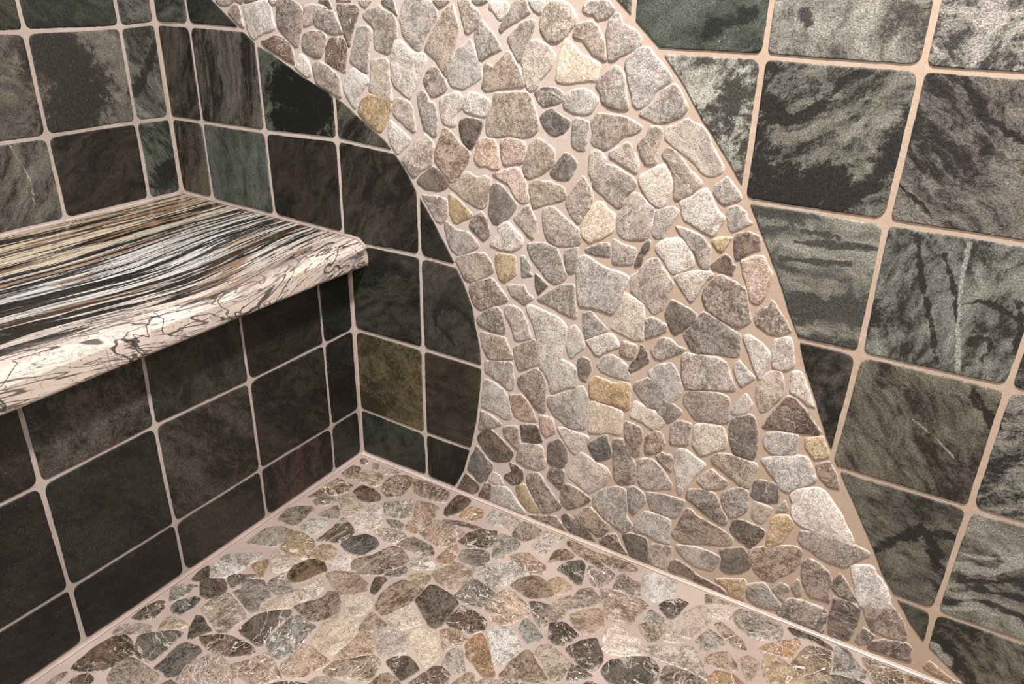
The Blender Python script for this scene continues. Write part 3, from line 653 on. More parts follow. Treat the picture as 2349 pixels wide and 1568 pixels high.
def stone_material(name, rough, spec, rimc):
    m, nt, b = nodes(name); N = NT(nt)
    tc = N.attr('tc').outputs['Vector']; ob = N.n('ShaderNodeTexCoord').outputs['Object']
    pv = N.n('ShaderNodeSeparateXYZ'); N.l(N.attr('pv').outputs['Vector'], pv.inputs[0])
    mk = N.n('ShaderNodeSeparateXYZ'); N.l(N.attr('mk').outputs['Vector'], mk.inputs[0])
    vein, bump, contrast = pv.outputs
    big = N.noise(tc, 1.0, 6, .62, .5)
    mid = N.m('MULTIPLY_ADD', N.noise(ob, 230, 5, .75), .5, N.m('MULTIPLY', N.noise(tc, 4, 5, .7, .8), .5))
    fine = N.noise(ob, 750, 4, .75)
    t = N.m('MULTIPLY_ADD', N.m('SUBTRACT', big, .5), 3.2, .45)
    t = N.m('MULTIPLY_ADD', N.m('SUBTRACT', mid, .5), 6.5, t)
    t = N.m('MULTIPLY_ADD', N.m('SUBTRACT', t, .5), contrast, .5, clamp=True)
    c = N.mix(t, N.attr('ca').outputs['Color'], N.attr('cb').outputs['Color'])
    # pale calcite veins
    w = N.noise(tc, .8, 3, .5, 1.2)
    ve = N.rng(N.m('ABSOLUTE', N.m('SUBTRACT', w, .5)), .012, .0, 0, 1)
    c = N.mix(N.m('MULTIPLY', ve, vein), c, lin((226, 216, 206)))
    blo = N.rng(N.noise(tc, 1.5, 7, .72, .4), .55, .66)
    c = N.mix(N.m('MULTIPLY', blo, N.m('MULTIPLY_ADD', vein, .6, .12)), c, lin((214, 204, 194)))
    g = N.m('MULTIPLY_ADD', N.m('SUBTRACT', fine, .5), 4.0, 1.0)
    c = N.mix(1.0, c, N.gray(N.m('MAXIMUM', g, .3)), 'MULTIPLY')
    fl = N.noise(ob, 1000, 1, .5)
    c = N.mix(N.m('MULTIPLY', N.rng(fl, .68, .78), .5), c, lin((232, 222, 210)))
    rim = N.m('MULTIPLY', mk.outputs[2], N.rng(N.noise(ob, 160, 3, .6), .25, .6))
    c = N.mix(N.m('MULTIPLY', rim, .75), c, lin(rimc))
    N.l(c, b.inputs['Base Color'])
    N.l(N.m('MULTIPLY_ADD', N.m('SUBTRACT', mid, .5), .5, rough, clamp=True), b.inputs['Roughness'])
    b.inputs['Specular IOR Level'].default_value = spec
    bp = N.n('ShaderNodeBump'); bp.inputs['Distance'].default_value = .0016
    hg = N.m('ADD', N.m('MULTIPLY', mid, 1.0), N.m('MULTIPLY', fine, .3))
    hg = N.m('ADD', hg, N.m('MULTIPLY', big, .6))
    N.l(hg, bp.inputs['Height']); N.l(bump, bp.inputs['Strength'])
    N.l(bp.outputs[0], b.inputs['Normal'])
    return m

def grout_material(name, c1, c2, rough, scale=6):
    m, nt, b = nodes(name); N = NT(nt)
    ob = N.n('ShaderNodeTexCoord').outputs['Object']
    f = N.rng(N.noise(ob, scale, 4, .55), .36, .64)
    c = N.mix(f, lin(c1), lin(c2))
    fine = N.noise(ob, 900, 3, .6)
    c = N.mix(1.0, c, N.gray(N.m('MULTIPLY_ADD', N.m('SUBTRACT', fine, .5), .5, 1.0)), 'MULTIPLY')
    N.l(c, b.inputs['Base Color']); b.inputs['Roughness'].default_value = rough
    b.inputs['Specular IOR Level'].default_value = .4
    bp = N.n('ShaderNodeBump'); bp.inputs['Distance'].default_value = .0012; bp.inputs['Strength'].default_value = .35
    N.l(N.m('ADD', N.noise(ob, 90, 3, .5), N.m('MULTIPLY', fine, .12)), bp.inputs['Height'])
    N.l(bp.outputs[0], b.inputs['Normal'])
    return m

def marble_material():
    m, nt, b = nodes('banded_marble'); N = NT(nt)
    ms = N.n('ShaderNodeSeparateXYZ'); at = N.attr('mt').outputs['Vector']; N.l(at, ms.inputs[0])
    t, s, _ = ms.outputs                                # t across the bands, s along them (tile pitches)
    ob = N.n('ShaderNodeTexCoord').outputs['Object']
    def vec(kx, ky, off=0.0):
        x = N.n('ShaderNodeCombineXYZ')
        N.l(N.m('MULTIPLY_ADD', t, kx, off), x.inputs[0]); N.l(N.m('MULTIPLY', s, ky), x.inputs[1]); x.inputs[2].default_value = off
        return x.outputs[0]
    # ground colour changes across the slab: honey at the back, cool white, cream at the front
    r = N.n('ShaderNodeValToRGB'); e = r.color_ramp.elements
    e[0].position = 0; e[0].color = lin((190, 170, 144))+(1,)
    e[1].position = 1; e[1].color = lin((196, 180, 166))+(1,)
    for p, c in ((.14, (206, 190, 164)), (.3, (200, 187, 166)), (.36, (196, 192, 184)), (.55, (206, 207, 205)), (.66, (190, 186, 180)), (.76, (200, 190, 180)), (.85, (208, 194, 182))):
        q = e.new(p); q.color = lin(c)+(1,)
    tn = N.m('ADD', N.m('DIVIDE', t, 3.0), N.m('MULTIPLY', N.m('SUBTRACT', N.noise(vec(1, .6), 1.5, 3), .5), .06))
    N.l(tn, r.inputs[0]); c = r.outputs[0]
    tone = N.noise(vec(3.5, .55, 3.1), 1, 4, .6)
    c = N.mix(N.m('MULTIPLY', N.rng(tone, .5, .72), .6), c, lin((120, 112, 100)))
    band = N.m('SUBTRACT', 1.0, N.rng(N.m('ADD', t, N.m('MULTIPLY', N.m('SUBTRACT', N.noise(vec(1.2, 1.1, 15), 1, 3), .5), .5)), 2.42, 2.68))    # stripes fade out towards the front edge
    # brown and orange stripes
    bs = N.rng(N.noise(vec(7, .5, 7.7), 1, 4, .6), .54, .6)
    c = N.mix(N.m('MULTIPLY', N.m('MULTIPLY', bs, band), .85), c, lin((128, 92, 58)))
    os_ = N.rng(N.noise(vec(9, .7, 1.7), 1, 4, .6), .64, .69)
    c = N.mix(N.m('MULTIPLY', N.m('MULTIPLY', os_, band), .7), c, lin((176, 128, 84)))
    # black stripes, three sizes
    dens = N.m('MULTIPLY', N.m('SUBTRACT', N.noise(vec(2.6, .25, 5.5), 1, 2), .5), .3)
    for k, ky, th, off, am in ((8, .42, .56, 11.3, 1), (24, .8, .56, 21.9, .95), (60, 1.6, .575, 31.7, .8)):
        d = N.rng(N.m('ADD', N.noise(vec(k, ky, off), 1, 4, .58, .1), dens), th, th+.035)
        c = N.mix(N.m('MULTIPLY', N.m('MULTIPLY', d, band), am), c, lin((34, 30, 27)))
    # deliberate broad bands
    for t0, w, cc in ((.30, .02, (60, 48, 38)), (.50, .03, (74, 66, 54)), (.80, .035, (28, 25, 22)), (1.02, .03, (40, 34, 30)), (1.12, .02, (36, 30, 27)), (1.22, .018, (46, 40, 36)), (1.62, .035, (26, 26, 25)), (1.78, .02, (60, 54, 46)), (2.0, .04, (62, 44, 30)), (2.1, .02, (30, 26, 24))):
        dd = N.m('ABSOLUTE', N.m('SUBTRACT', N.m('ADD', t, N.m('MULTIPLY', N.m('SUBTRACT', N.noise(vec(2, 1.4, t0*9), 1, 4, .6), .5), .16)), t0))
        q = N.m('MULTIPLY', N.rng(dd, w*1.15, w*.75), N.rng(N.noise(vec(14, .8, t0*5), 1, 3), .34, .46))
        c = N.mix(q, c, lin(cc))
    # thin pencil lines everywhere and wandering cracks at the front
    pl = N.rng(N.m('ABSOLUTE', N.m('SUBTRACT', N.noise(vec(16, 1.6, 41), 1, 3, .5, .2), .5)), .011, .003)
    c = N.mix(N.m('MULTIPLY', pl, .75), c, lin((52, 50, 50)))
    front = N.rng(t, 2.2, 2.6)
    wv = N.noise(vec(3.0, 1.5, 51), 1, 3, .5, .9)
    cr = N.rng(N.m('ABSOLUTE', N.m('SUBTRACT', wv, .5)), .016, .006)
    c = N.mix(N.m('MULTIPLY', N.m('MULTIPLY', cr, front), .88), c, lin((44, 42, 44)))
    lg = N.rng(N.m('ABSOLUTE', N.m('SUBTRACT', N.noise(vec(6.5, .8, 57), 1, 3, .5, .4), .5)), .016, .005)
    c = N.mix(N.m('MULTIPLY', N.m('MULTIPLY', lg, N.rng(t, 1.9, 2.3)), .8), c, lin((40, 38, 38)))
    wv2 = N.noise(vec(4, 4.5, 61), 1, 4, .6, 1.4)
    cr2 = N.rng(N.m('ABSOLUTE', N.m('SUBTRACT', wv2, .47)), .010, .003)
    c = N.mix(N.m('MULTIPLY', N.m('MULTIPLY', cr2, front), .6), c, lin((70, 64, 64)))
    dia = N.noise(vec(20, 9, 71), 1, 3, .6)
    c = N.mix(N.m('MULTIPLY', N.rng(dia, .58, .66), .3), c, lin((110, 108, 108)))
    sm = N.m('MULTIPLY', N.rng(N.noise(vec(2.2, 1.3, 91), 1, 5, .62, 1.3), .5, .66), front)
    c = N.mix(N.m('MULTIPLY', sm, .5), c, lin((138, 128, 124)))
    blot = N.m('MULTIPLY', N.rng(N.noise(vec(3, 3, 81), 1, 4, .6, 1.0), .66, .7), front)
    c = N.mix(N.m('MULTIPLY', blot, .85), c, lin((40, 38, 42)))
    N.l(c, b.inputs['Base Color'])
    b.inputs['Roughness'].default_value = .2; b.inputs['Specular IOR Level'].default_value = .5
    return m

slate = slate_material()
wall_stone = stone_material('tumbled_marble', .55, .35, (226, 212, 198))
floor_stone = stone_material('sealed_tumbled_marble', .36, .5, (206, 192, 178))
grout_tile = grout_material('pinkish_beige_grout', (176, 162, 153), (158, 144, 135), .6)
grout_floor = grout_material('mauve_taupe_grout', (176, 158, 147), (160, 142, 133), .34)
marble = marble_material()

def wall_grout_material():
    # one bed of grout: pinkish beige between the slate, tan where the mosaic runs up the wall's right side
    m, nt, b = nodes('beige_and_tan_grout'); N = NT(nt)
    ob = N.n('ShaderNodeTexCoord').outputs['Object']
    x = N.n('ShaderNodeSeparateXYZ'); N.l(ob, x.inputs[0])
    f = N.m('ADD', N.rng(x.outputs[0], 4.4*U, 6.4*U), N.m('MULTIPLY', N.m('SUBTRACT', N.noise(ob, 7, 4, .6), .5), 1.6), clamp=True)
    c = N.mix(f, lin((202, 187, 177)), lin((184, 161, 141)))
    fine = N.noise(ob, 900, 3, .6)
    c = N.mix(1.0, c, N.gray(N.m('MULTIPLY_ADD', N.m('SUBTRACT', fine, .5), .5, 1.0)), 'MULTIPLY')
    N.l(c, b.inputs['Base Color']); b.inputs['Roughness'].default_value = .5
    bp = N.n('ShaderNodeBump'); bp.inputs['Distance'].default_value = .0015; bp.inputs['Strength'].default_value = .35
    N.l(N.m('ADD', N.noise(ob, 80, 3, .5), N.m('MULTIPLY', fine, .12)), bp.inputs['Height'])
    N.l(bp.outputs[0], b.inputs['Normal'])
    return m
grout_wall = wall_grout_material()

# ------------------------------------------------------------------ boxes for walls, floor and bench
def box(name, lo, hi, mat, skip=()):
    (x0, y0, z0), (x1, y1, z1) = lo, hi
    v = [(x, y, z) for z in (z0, z1) for y in (y0, y1) for x in (x0, x1)]
    f = [(0, 2, 3, 1), (4, 5, 7, 6), (0, 1, 5, 4), (2, 6, 7, 3), (0, 4, 6, 2), (1, 3, 7, 5)]
    me = bpy.data.meshes.new(name); me.from_pydata(v, [], f); me.materials.append(mat); me.update()
    o = bpy.data.objects.new(name, me); col.objects.link(o)
    return o
def tag(o, label, cat, kind=None, group=None):
    o['label'] = label; o['category'] = cat
    if kind: o['kind'] = kind
    if group: o['group'] = group
    return o
REC = .0016                                   # how far the grout lies below the tile faces
XMAX, ZMAX, YMAX = 13.0*U, 8.2*U, 9.4*U
wall_back = tag(box('wall_back', (-.08, REC, -.05), (XMAX, .08, ZMAX), grout_wall),
                'slate-tiled shower wall crossed by a curving band of broken-stone mosaic', 'wall', 'structure')
wall_left = tag(box('wall_left', (-.08, -YMAX, -.05), (-REC, REC, ZMAX), grout_tile),
                'dark slate-tiled wall behind the marble bench seat', 'wall', 'structure')
floor = tag(box('floor', (-REC, -YMAX, -.05), (XMAX, REC, -REC), grout_floor),
            'shower floor paved with broken-stone mosaic in mauve grout', 'floor', 'structure')
SLAB_T = .041
def slab_top(x): return BENCH_H-SLOPE*x
base_top = slab_top(2.845*U)-SLAB_T-.0010
bench_base = tag(box('tiled_bench', (.03, -YMAX+.001, -REC), (D-REC, REC, base_top), grout_tile),
                 'built-in bench faced with near-black slate tiles, under the striped marble slab', 'bench', 'thing')

# ------------------------------------------------------------------ slate tiling
STY = {   # light tone, dark tone, grain direction, stretch, patch size, contrast, roughness, relief
 'bk': ((52, 50, 46), (22, 21, 20), 20, 2, 5, 1.0, .5, .25),
 'gn': ((72, 84, 76), (40, 48, 44), 80, 2.2, 5, .8, .5, .25),
 'br': ((82, 74, 66), (34, 29, 26), 60, 2, 5, 1.0, .5, .3),
 'gy': ((104, 100, 92), (52, 50, 46), 40, 2, 5, 1.0, .48, .35)}
def S(ca, cb, ang=20, st=2., sc=5., con=1., ro=.5, bu=.3): return (ca, cb, ang, st, sc, con, ro, bu)
CELL = {
 'WL': {(0,5): S((78,74,62),(34,31,25),70,3), (1,5): S((92,88,80),(42,38,35),84,6,7,.9), (2,5): S((98,108,92),(24,28,24),45,1.3,4,.5),
        (3,5): S((88,84,72),(30,29,27),50,7,7,.9), (0,6): S((84,90,86),(48,54,52)), (1,6): S((52,58,52),(22,24,22)), (0,4): S((86,78,68),(38,34,30),80,5),
        (1,4): S((86,96,92),(60,70,66),85,2.5,4,.8,.45,.15), (2,4): S((54,48,40),(26,23,20),60,2,4,.9), (3,4): S((62,56,48),(28,25,22),60,2.5,4), (4,4): S((44,44,38),(16,16,15),50),
        (3,3): S((70,72,62),(34,37,34),20,2.5,5), (4,3): S((86,82,76),(56,52,48),50,1.4,4,.7), (3,2): S((120,108,76),(76,68,48),0,1,9,.8,.5,.45), (4,2): S((80,72,56),(52,46,37),10,2,5,.7),
        (3,1): S((60,72,64),(34,42,38),60,1.5,4,.9), (4,1): S((60,56,52),(30,27,25),80,5), (2,6): S((60,66,58),(30,32,30)), (4,5): S((60,62,58),(28,28,26))},
 'WR': {(0,6): S((110,112,102),(70,72,66)), (1,6): S((76,88,80),(42,52,48),30,2,4,.8,.5,.3), (2,6): S((152,146,132),(88,82,76),80,1.4,4,.9,.38,.8), (3,6): S((176,168,156),(92,86,82),60,1,6,1.3,.33,1.),
        (1,5): S((166,166,150),(84,84,78),30,1.2,6,1.,.5,.35), (2,5): S((118,118,106),(46,47,44),35,4,4,1.,.5,.35), (3,5): S((120,110,102),(48,42,40),-40,2.2,6,1.1,.3,.95),
        (2,4): S((140,140,126),(92,94,88),-5,3.5,5,.7,.5,.3), (3,4): S((118,124,114),(54,56,52),70,1.8,5,1.,.48,.45), (4,4): S((110,106,98),(50,48,46),70,2,5,1.,.35,.8),
        (2,3): S((74,68,62),(28,25,24),60,1.5,5,.9,.5,.35), (3,3): S((108,100,84),(48,43,38),-55,3,5,.9,.45,.5), (4,3): S((134,134,122),(46,46,44),30,1.8,7,1.2,.4,.7),
        (3,2): S((98,96,84),(44,43,40),-20,2,5,.9,.48,.35), (4,2): S((132,128,116),(62,60,58),-12,5,4,.9,.45,.35), (3,1): S((82,82,70),(38,37,34)), (4,1): S((112,106,90),(50,46,42),-35,2,6,1.,.45,.4),
        (2,1): S((88,86,74),(40,39,36)), (2,2): S((90,88,76),(44,43,40)), (5,1): S((104,98,86),(48,44,42))},
 'L': {(0,6): S((88,88,82),(46,46,44),50,2), (1,6): S((60,66,58),(38,44,40),40,1.5,4,.7), (2,6): S((52,58,46),(26,28,25),60,3), (0,5): S((98,104,92),(50,52,46),55,4,4,.9),
       (1,5): S((110,104,94),(62,57,52),60,1.3,4,.6), (2,5): S((96,88,80),(56,50,46),20,1.5,4,.7), (0,4): S((80,86,78),(40,44,42),50,3), (1,4): S((50,44,36),(22,20,17),-20,3,4,.9), (2,4): S((96,94,86),(48,44,40),-60,4,5,1.)},
 'R': {(0,3): S((36,40,36),(18,20,18)), (1,3): S((56,50,40),(24,20,17)), (2,3): S((62,64,54),(30,31,27),70,1.5,7,1.), (3,3): S((92,84,76),(36,31,28),70,1.3,7,1.1), (4,3): S((62,52,48),(28,23,21),50,1.5),
       (0,2): S((40,40,36),(16,16,15)), (1,2): S((58,52,46),(22,19,18),30,2), (2,2): S((84,76,66),(32,27,24),50,2.2,6), (3,2): S((44,46,40),(20,22,20),40,1.6), (4,2): S((44,40,35),(20,18,17),40,1.4),
       (0,1): S((52,54,46),(20,21,19),30), (1,1): S((84,62,48),(22,18,16),80,2,4,1.1), (2,1): S((56,52,42),(24,21,18),30), (3,1): S((34,28,24),(15,13,12)), (4,1): S((36,34,30),(16,15,15))}}
MK = []
for line in MARKS.split('\n'):
    if not line: continue
    k, t, w, rest = line.split(' ', 3)
    L = np.array(dec(rest)); ww = float(w)/2000
    for _ in range(2):                        # round the corners of the stroke
        L = np.vstack([L[:1], np.stack([L[:-1]*.75+L[1:]*.25, L[:-1]*.25+L[1:]*.75], 1).reshape(-1, 2), L[-1:]])
    d = np.r_[0, np.cumsum(np.hypot(*np.diff(L, axis=0).T))]
    q = np.arange(0, d[-1], .0015); L = np.stack([np.interp(q, d, L[:, 0]), np.interp(q, d, L[:, 1])], 1)
    n = len(L); wob = np.stack([smooth_noise(n, max(3, n//5), ww*.35+.0006), smooth_noise(n, max(3, n//5), ww*.35+.0006)], 1)
    wid = ww*(1+smooth_noise(n, max(3, n//8), .55))
    MK.append((k, t, wid, L+wob))
def stroke(P, L, w):
    out = np.zeros(len(P))
    near = np.nonzero(((P > L.min(0)-.06) & (P < L.max(0)+.06)).all(1))[0]
    if len(near) == 0: return out
    Q = P[near]; best = np.zeros(len(Q))
    for a, r in zip(L, w): best = np.maximum(best, 1-np.hypot(Q[:, 0]-a[0], Q[:, 1]-a[1])/(2*r))
    out[near] = best
    return out
def marks(field):
    def f(P):
        k = np.zeros((len(P), 3))
        for q, t, w, L in MK:
            if q != field: continue
            val = np.clip(stroke(P, L, w), 0, 1)       # half way up at the edge of the mark
            c = 0 if t == 'd' else 1
            k[:, c] = np.maximum(k[:, c], val)
        return k
    return f

def curve(pts):
    P = np.array(dec(pts)); o = np.argsort(P[:, 1]); return P[o]
ARC_L, ARC_R = curve(ARC_LEFT), curve(ARC_RIGHT)
# the wave carries on above the part seen: continue each edge with its own slope, easing upright
def extend(A, dx):
    z = A[-1, 1]; x = A[-1, 0]; ext = []
    for i in range(1, 14):
        x += dx*.04*math.exp(-i*.12); z += .04; ext.append((x, z))
    A0 = A[0]; A = np.vstack([[A0[0]+(A0[1]+.02)*(A[0, 0]-A[1, 0])/(A[1, 1]-A[0, 1]), -.02], A]) if A0[1] > -.02 else A
    return np.vstack([A, ext])
ARC_L = extend(ARC_L, -1.0); ARC_R = extend(ARC_R, -.9)
def arc_x(A, z): return np.interp(z, A[:, 1], A[:, 0])

def cut(P, A, side, gap):
    """keep the part of polygon P on one side of curve A (side -1: left, +1: right)"""
    P = resample(P, 400)
    lim = arc_x(A, P[:, 1])+side*gap
    keep = (P[:, 0]-lim)*side > 0
    if keep.all(): return P
    if not keep.any(): return None
    s = int(np.argmax(keep & ~np.roll(keep, 1)))
    P = np.roll(P, -s, 0); keep = np.roll(keep, -s)
    n = len(keep) if keep.all() else int(np.argmin(keep))
    if keep[n:].sum() > 8: return None if n < 8 else P[keep]
    K = P[:n]
    zz = np.linspace(K[-1, 1], K[0, 1], 40)[1:-1]
    C = np.stack([arc_x(A, zz)+side*gap, zz], 1)
    return np.vstack([K, C])
def rounded_quad(q, r):
    out = []
    for i in range(4):
        p, a, b = q[i], q[i-1], q[(i+1) % 4]
        u = (a-p)/np.hypot(*(a-p)); v = (b-p)/np.hypot(*(b-p)); rr = r*(.6+.9*rng.random())
        rr = min(rr, .4*np.hypot(*(a-p)), .4*np.hypot(*(b-p)))
        p0, p1 = p+u*rr, p+v*rr
        for t in np.linspace(0, 1, 7): out.append((1-t)**2*p0+2*t*(1-t)*p+t*t*p1)
    return np.array(out)
def tile(mesh, field, key, q, edge, cutter=None, hi=True):
    q = ccw(q)
    c = q.mean(0)
    # pull each side in by its own joint width
    P = []
    for i in range(4):
        a, b, d = q[i-1], q[i], q[(i+1) % 4]
        def n(p, r):
            v = r-p; m = np.array([v[1], -v[0]]); return m/np.hypot(*m)
        n1, n2 = n(a, b), n(b, d)
        e1, e2 = edge[(i-1) % 4], edge[i]
        A = np.array([n1, n2]); rhs = np.array([n1@b-e1, n2@b-e2])
        P.append(np.linalg.solve(A, rhs))
    P = rounded_quad(np.array(P), .0085)
    if cutter:
        for A, side in cutter:
            P = cut(P, A, side, .0022)
            if P is None or len(P) < 8: return
    x, y = P[:, 0], P[:, 1]
    if abs((x*np.roll(y, -1)-np.roll(x, -1)*y).sum())/2 < 1.2e-4: return
    nn = 180 if hi else 60
    P = ccw(resample(P, nn))
    P = P+outward(P)*(smooth_noise(nn, nn//3, .0006)+smooth_noise(nn, 5, .0005))[:, None]
    sty = CELL.get(field, {}).get(key)
    if sty is None: sty = STY[rng.choice(['bk', 'gn', 'br', 'gy', 'bk'])]
    ca, cb, ang, st, sc, con, ro, bu = sty
    gray = lambda c: [v*.55+.45*(sum(c)/3+d) for v, d in zip(c, (6, 1, -8))]
    if not (ca[0] > ca[2]*1.4): ca, cb = gray(ca), gray(cb)
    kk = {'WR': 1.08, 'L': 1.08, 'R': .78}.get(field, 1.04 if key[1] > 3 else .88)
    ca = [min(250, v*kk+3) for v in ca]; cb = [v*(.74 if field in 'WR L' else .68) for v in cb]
    jt = 1+rng.uniform(-.05, .05)
    th = math.radians(ang); off = np.array([rng.random()*90, rng.random()*90])
    cc = P.mean(0)
    def tcf(Q):
        d = (Q-cc)/U
        u = d[:, 0]*math.cos(th)+d[:, 1]*math.sin(th); v = -d[:, 0]*math.sin(th)+d[:, 1]*math.cos(th)
        return np.stack([u*sc/st*.55+off[0], v*sc*.55+off[1], np.full(len(Q), off[0]*.7)], 1)
    rings = [P, P, inset(P, .0005), inset(P, .0016)]
    hs = [-.003, -.0009, -.0002, 0]
    last = rings[-1]; ctr = last.mean(0); K = 34 if hi else 3
    for k in range(1, K):
        rings.append(ctr+(last-ctr)*(1-k/K)); hs.append(0)
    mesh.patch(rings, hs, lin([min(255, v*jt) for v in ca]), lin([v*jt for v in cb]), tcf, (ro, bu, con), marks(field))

def grid(field, i, j, u, v):
    return JOINTS[field].get((i, j), (u, v))
# back wall, left of the mosaic; columns start at the corner above the bench and at the bench front below it
G1, G2 = .0033, .0033
ml = Mesh(P_back); 
def zrow(j): return 0 if j == 0 else (ZE+j-1)*U
for j in range(1, 10):
    for i in range(0, 9):
        z0, z1 = zrow(j-1), zrow(j)
        x0 = 0 if i == 0 else (X0+i-1)*U; x1 = (X0+i)*U
        if z1 > ZMAX: z1 = ZMAX
        if z0 >= ZMAX-.01: continue
        q = [grid('WL', i-1, j-1, x0, z0), grid('WL', i, j-1, x1, z0), grid('WL', i, j, x1, z1), grid('WL', i-1, j, x0, z1)]
        if i == 0: q[0] = (0, z0); q[3] = (0, z1)
        if j <= 3:
            if i <= 2: continue
            if i == 3: q[0] = (D, z0 if j == 1 else (ZE+j-2)*U); q[3] = (D, z1)
        if j == 4 and i <= 2:      # stands on the slab
            q[0] = (q[0][0], slab_top(q[0][0])+.002); q[1] = (q[1][0], slab_top(q[1][0])+.002)
        e = [G1]*4
        if j == 1: e[0] = .006
        if i == 0 or (i == 3 and j <= 3): e[3] = .0045
        q = np.array(q, float)
        if q[:, 0].min() > arc_x(ARC_L, q[:, 1].mean())+.05: continue
        key = (i, j)
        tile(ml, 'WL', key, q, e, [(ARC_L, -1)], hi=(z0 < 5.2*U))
tl = ml.build('slate_tiling', slate, wall_back)
tl['label'] = 'dark slate tiles left of the mosaic band'
# back wall, right of the mosaic
mr = Mesh(P_back)
def zr(j): return 0 if j == 0 else (ZR-5+j)*U
for j in range(1, 10):
    for i in range(-2, 8):
        z0, z1 = zr(j-1), zr(j)
        if z0 >= ZMAX-.01: continue
        z1 = min(z1, ZMAX)
        x0, x1 = (XR+i-2)*U, (XR+i-1)*U
        if x1 > XMAX: continue
        q = np.array([grid('WR', i-1, j-1, x0, z0), grid('WR', i, j-1, x1, z0), grid('WR', i, j, x1, z1), grid('WR', i-1, j, x0, z1)], float)
        e = [G2]*4
        if j == 1: e[0] = .006
        if q[:, 0].max() < arc_x(ARC_R, q[:, 1].mean())-.05: continue
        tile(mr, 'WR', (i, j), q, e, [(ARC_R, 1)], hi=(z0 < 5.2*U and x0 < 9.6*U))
tr = mr.build('slate_tiling', slate, wall_back)
tr['label'] = 'grey slate tiles right of the mosaic band, the upper ones rough'
# wall behind the bench
mw = Mesh(P_left, True)
for j in range(4, 10):
    for k in range(0, 9):
        z0, z1 = zrow(j-1), min(zrow(j), ZMAX)
        if z0 >= ZMAX-.01: continue
        a0 = 0 if k == 0 else (YL+k-1)*U; a1 = (YL+k)*U
        q = [grid('L', k-1, j-1, a0, z0), grid('L', k, j-1, a1, z0), grid('L', k, j, a1, z1), grid('L', k-1, j, a0, z1)]
        if j == 4: q[0] = (q[0][0], BENCH_H+.002); q[1] = (q[1][0], BENCH_H+.002)
        if k == 0: q[0] = (0, q[0][1]); q[3] = (0, q[3][1])
        e = [G1]*4
        if k == 0: e[3] = .0045
        tile(mw, 'L', (k, j), np.array(q, float), e, None, hi=(k < 4 and z0 < 5.2*U))
mw.build('slate_tiling', slate, wall_left)
# bench front
mb = Mesh(P_bench, True)
for j in range(1, 4):
    for k in range(0, 9):
        z0, z1 = zrow(j-1), zrow(j)
        if j == 3: z1 = base_top
        a0 = 0 if k == 0 else (YR+k-1)*U; a1 = (YR+k)*U
        q = [grid('R', k-1, j-1, a0, z0), grid('R', k, j-1, a1, z0), grid('R', k, j, a1, z1), grid('R', k-1, j, a0, z1)]
        if k == 0: q[0] = (0, q[0][1]); q[3] = (0, q[3][1])
        e = [.0027]*4
        if j == 1: e[0] = .006
        if k == 0: e[3] = .0045
        if j == 3: e[2] = .001
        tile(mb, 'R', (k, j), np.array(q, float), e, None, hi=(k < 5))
mb.build('slate_tiling', slate, bench_base)

# ------------------------------------------------------------------ broken-stone mosaic
TONE = {  # pale tone, dark tone, vein share, contrast
 'g': ((184, 171, 159), (126, 115, 105), .45, 1.0), 'd': ((128, 118, 110), (86, 78, 71), .35, 1.0), 'n': ((132, 116, 104), (78, 66, 58), .45, 1.0),
 'b': ((170, 155, 142), (104, 91, 80), .5, 1.0), 'l': ((208, 198, 187), (156, 146, 137), .4, .95), 'w': ((232, 224, 214), (176, 164, 152), .5, .9),
 'c': ((226, 210, 190), (196, 174, 150), .4, .9), 't': ((196, 172, 140), (146, 122, 92), .4, .9), 'o': ((200, 154, 108), (150, 106, 68), .4, .9),
 'p': ((202, 180, 166), (142, 116, 102), .45, .9), 's': ((138, 129, 121), (100, 92, 85), .35, .9)}
FTONE = {'o': ((188, 144, 104), (136, 98, 68), .5, 1.), 't': ((180, 156, 124), (128, 106, 80), .5, 1.), 'c': ((206, 188, 168), (166, 144, 122), .5, 1.), 'w': ((212, 202, 192), (150, 138, 126), .6, 1.), 's': ((132, 132, 124), (88, 86, 80), .5, 1.),
 'g': ((162, 152, 140), (98, 88, 78), .6, 1.1), 'd': ((108, 98, 88), (56, 49, 43), .5, 1.1), 'n': ((112, 94, 78), (52, 41, 33), .45, 1.1),
 'b': ((156, 134, 114), (84, 68, 55), .55, 1.1), 'l': ((192, 182, 170), (126, 116, 106), .6, 1.1), 'p': ((186, 158, 138), (122, 98, 82), .55, 1.0)}
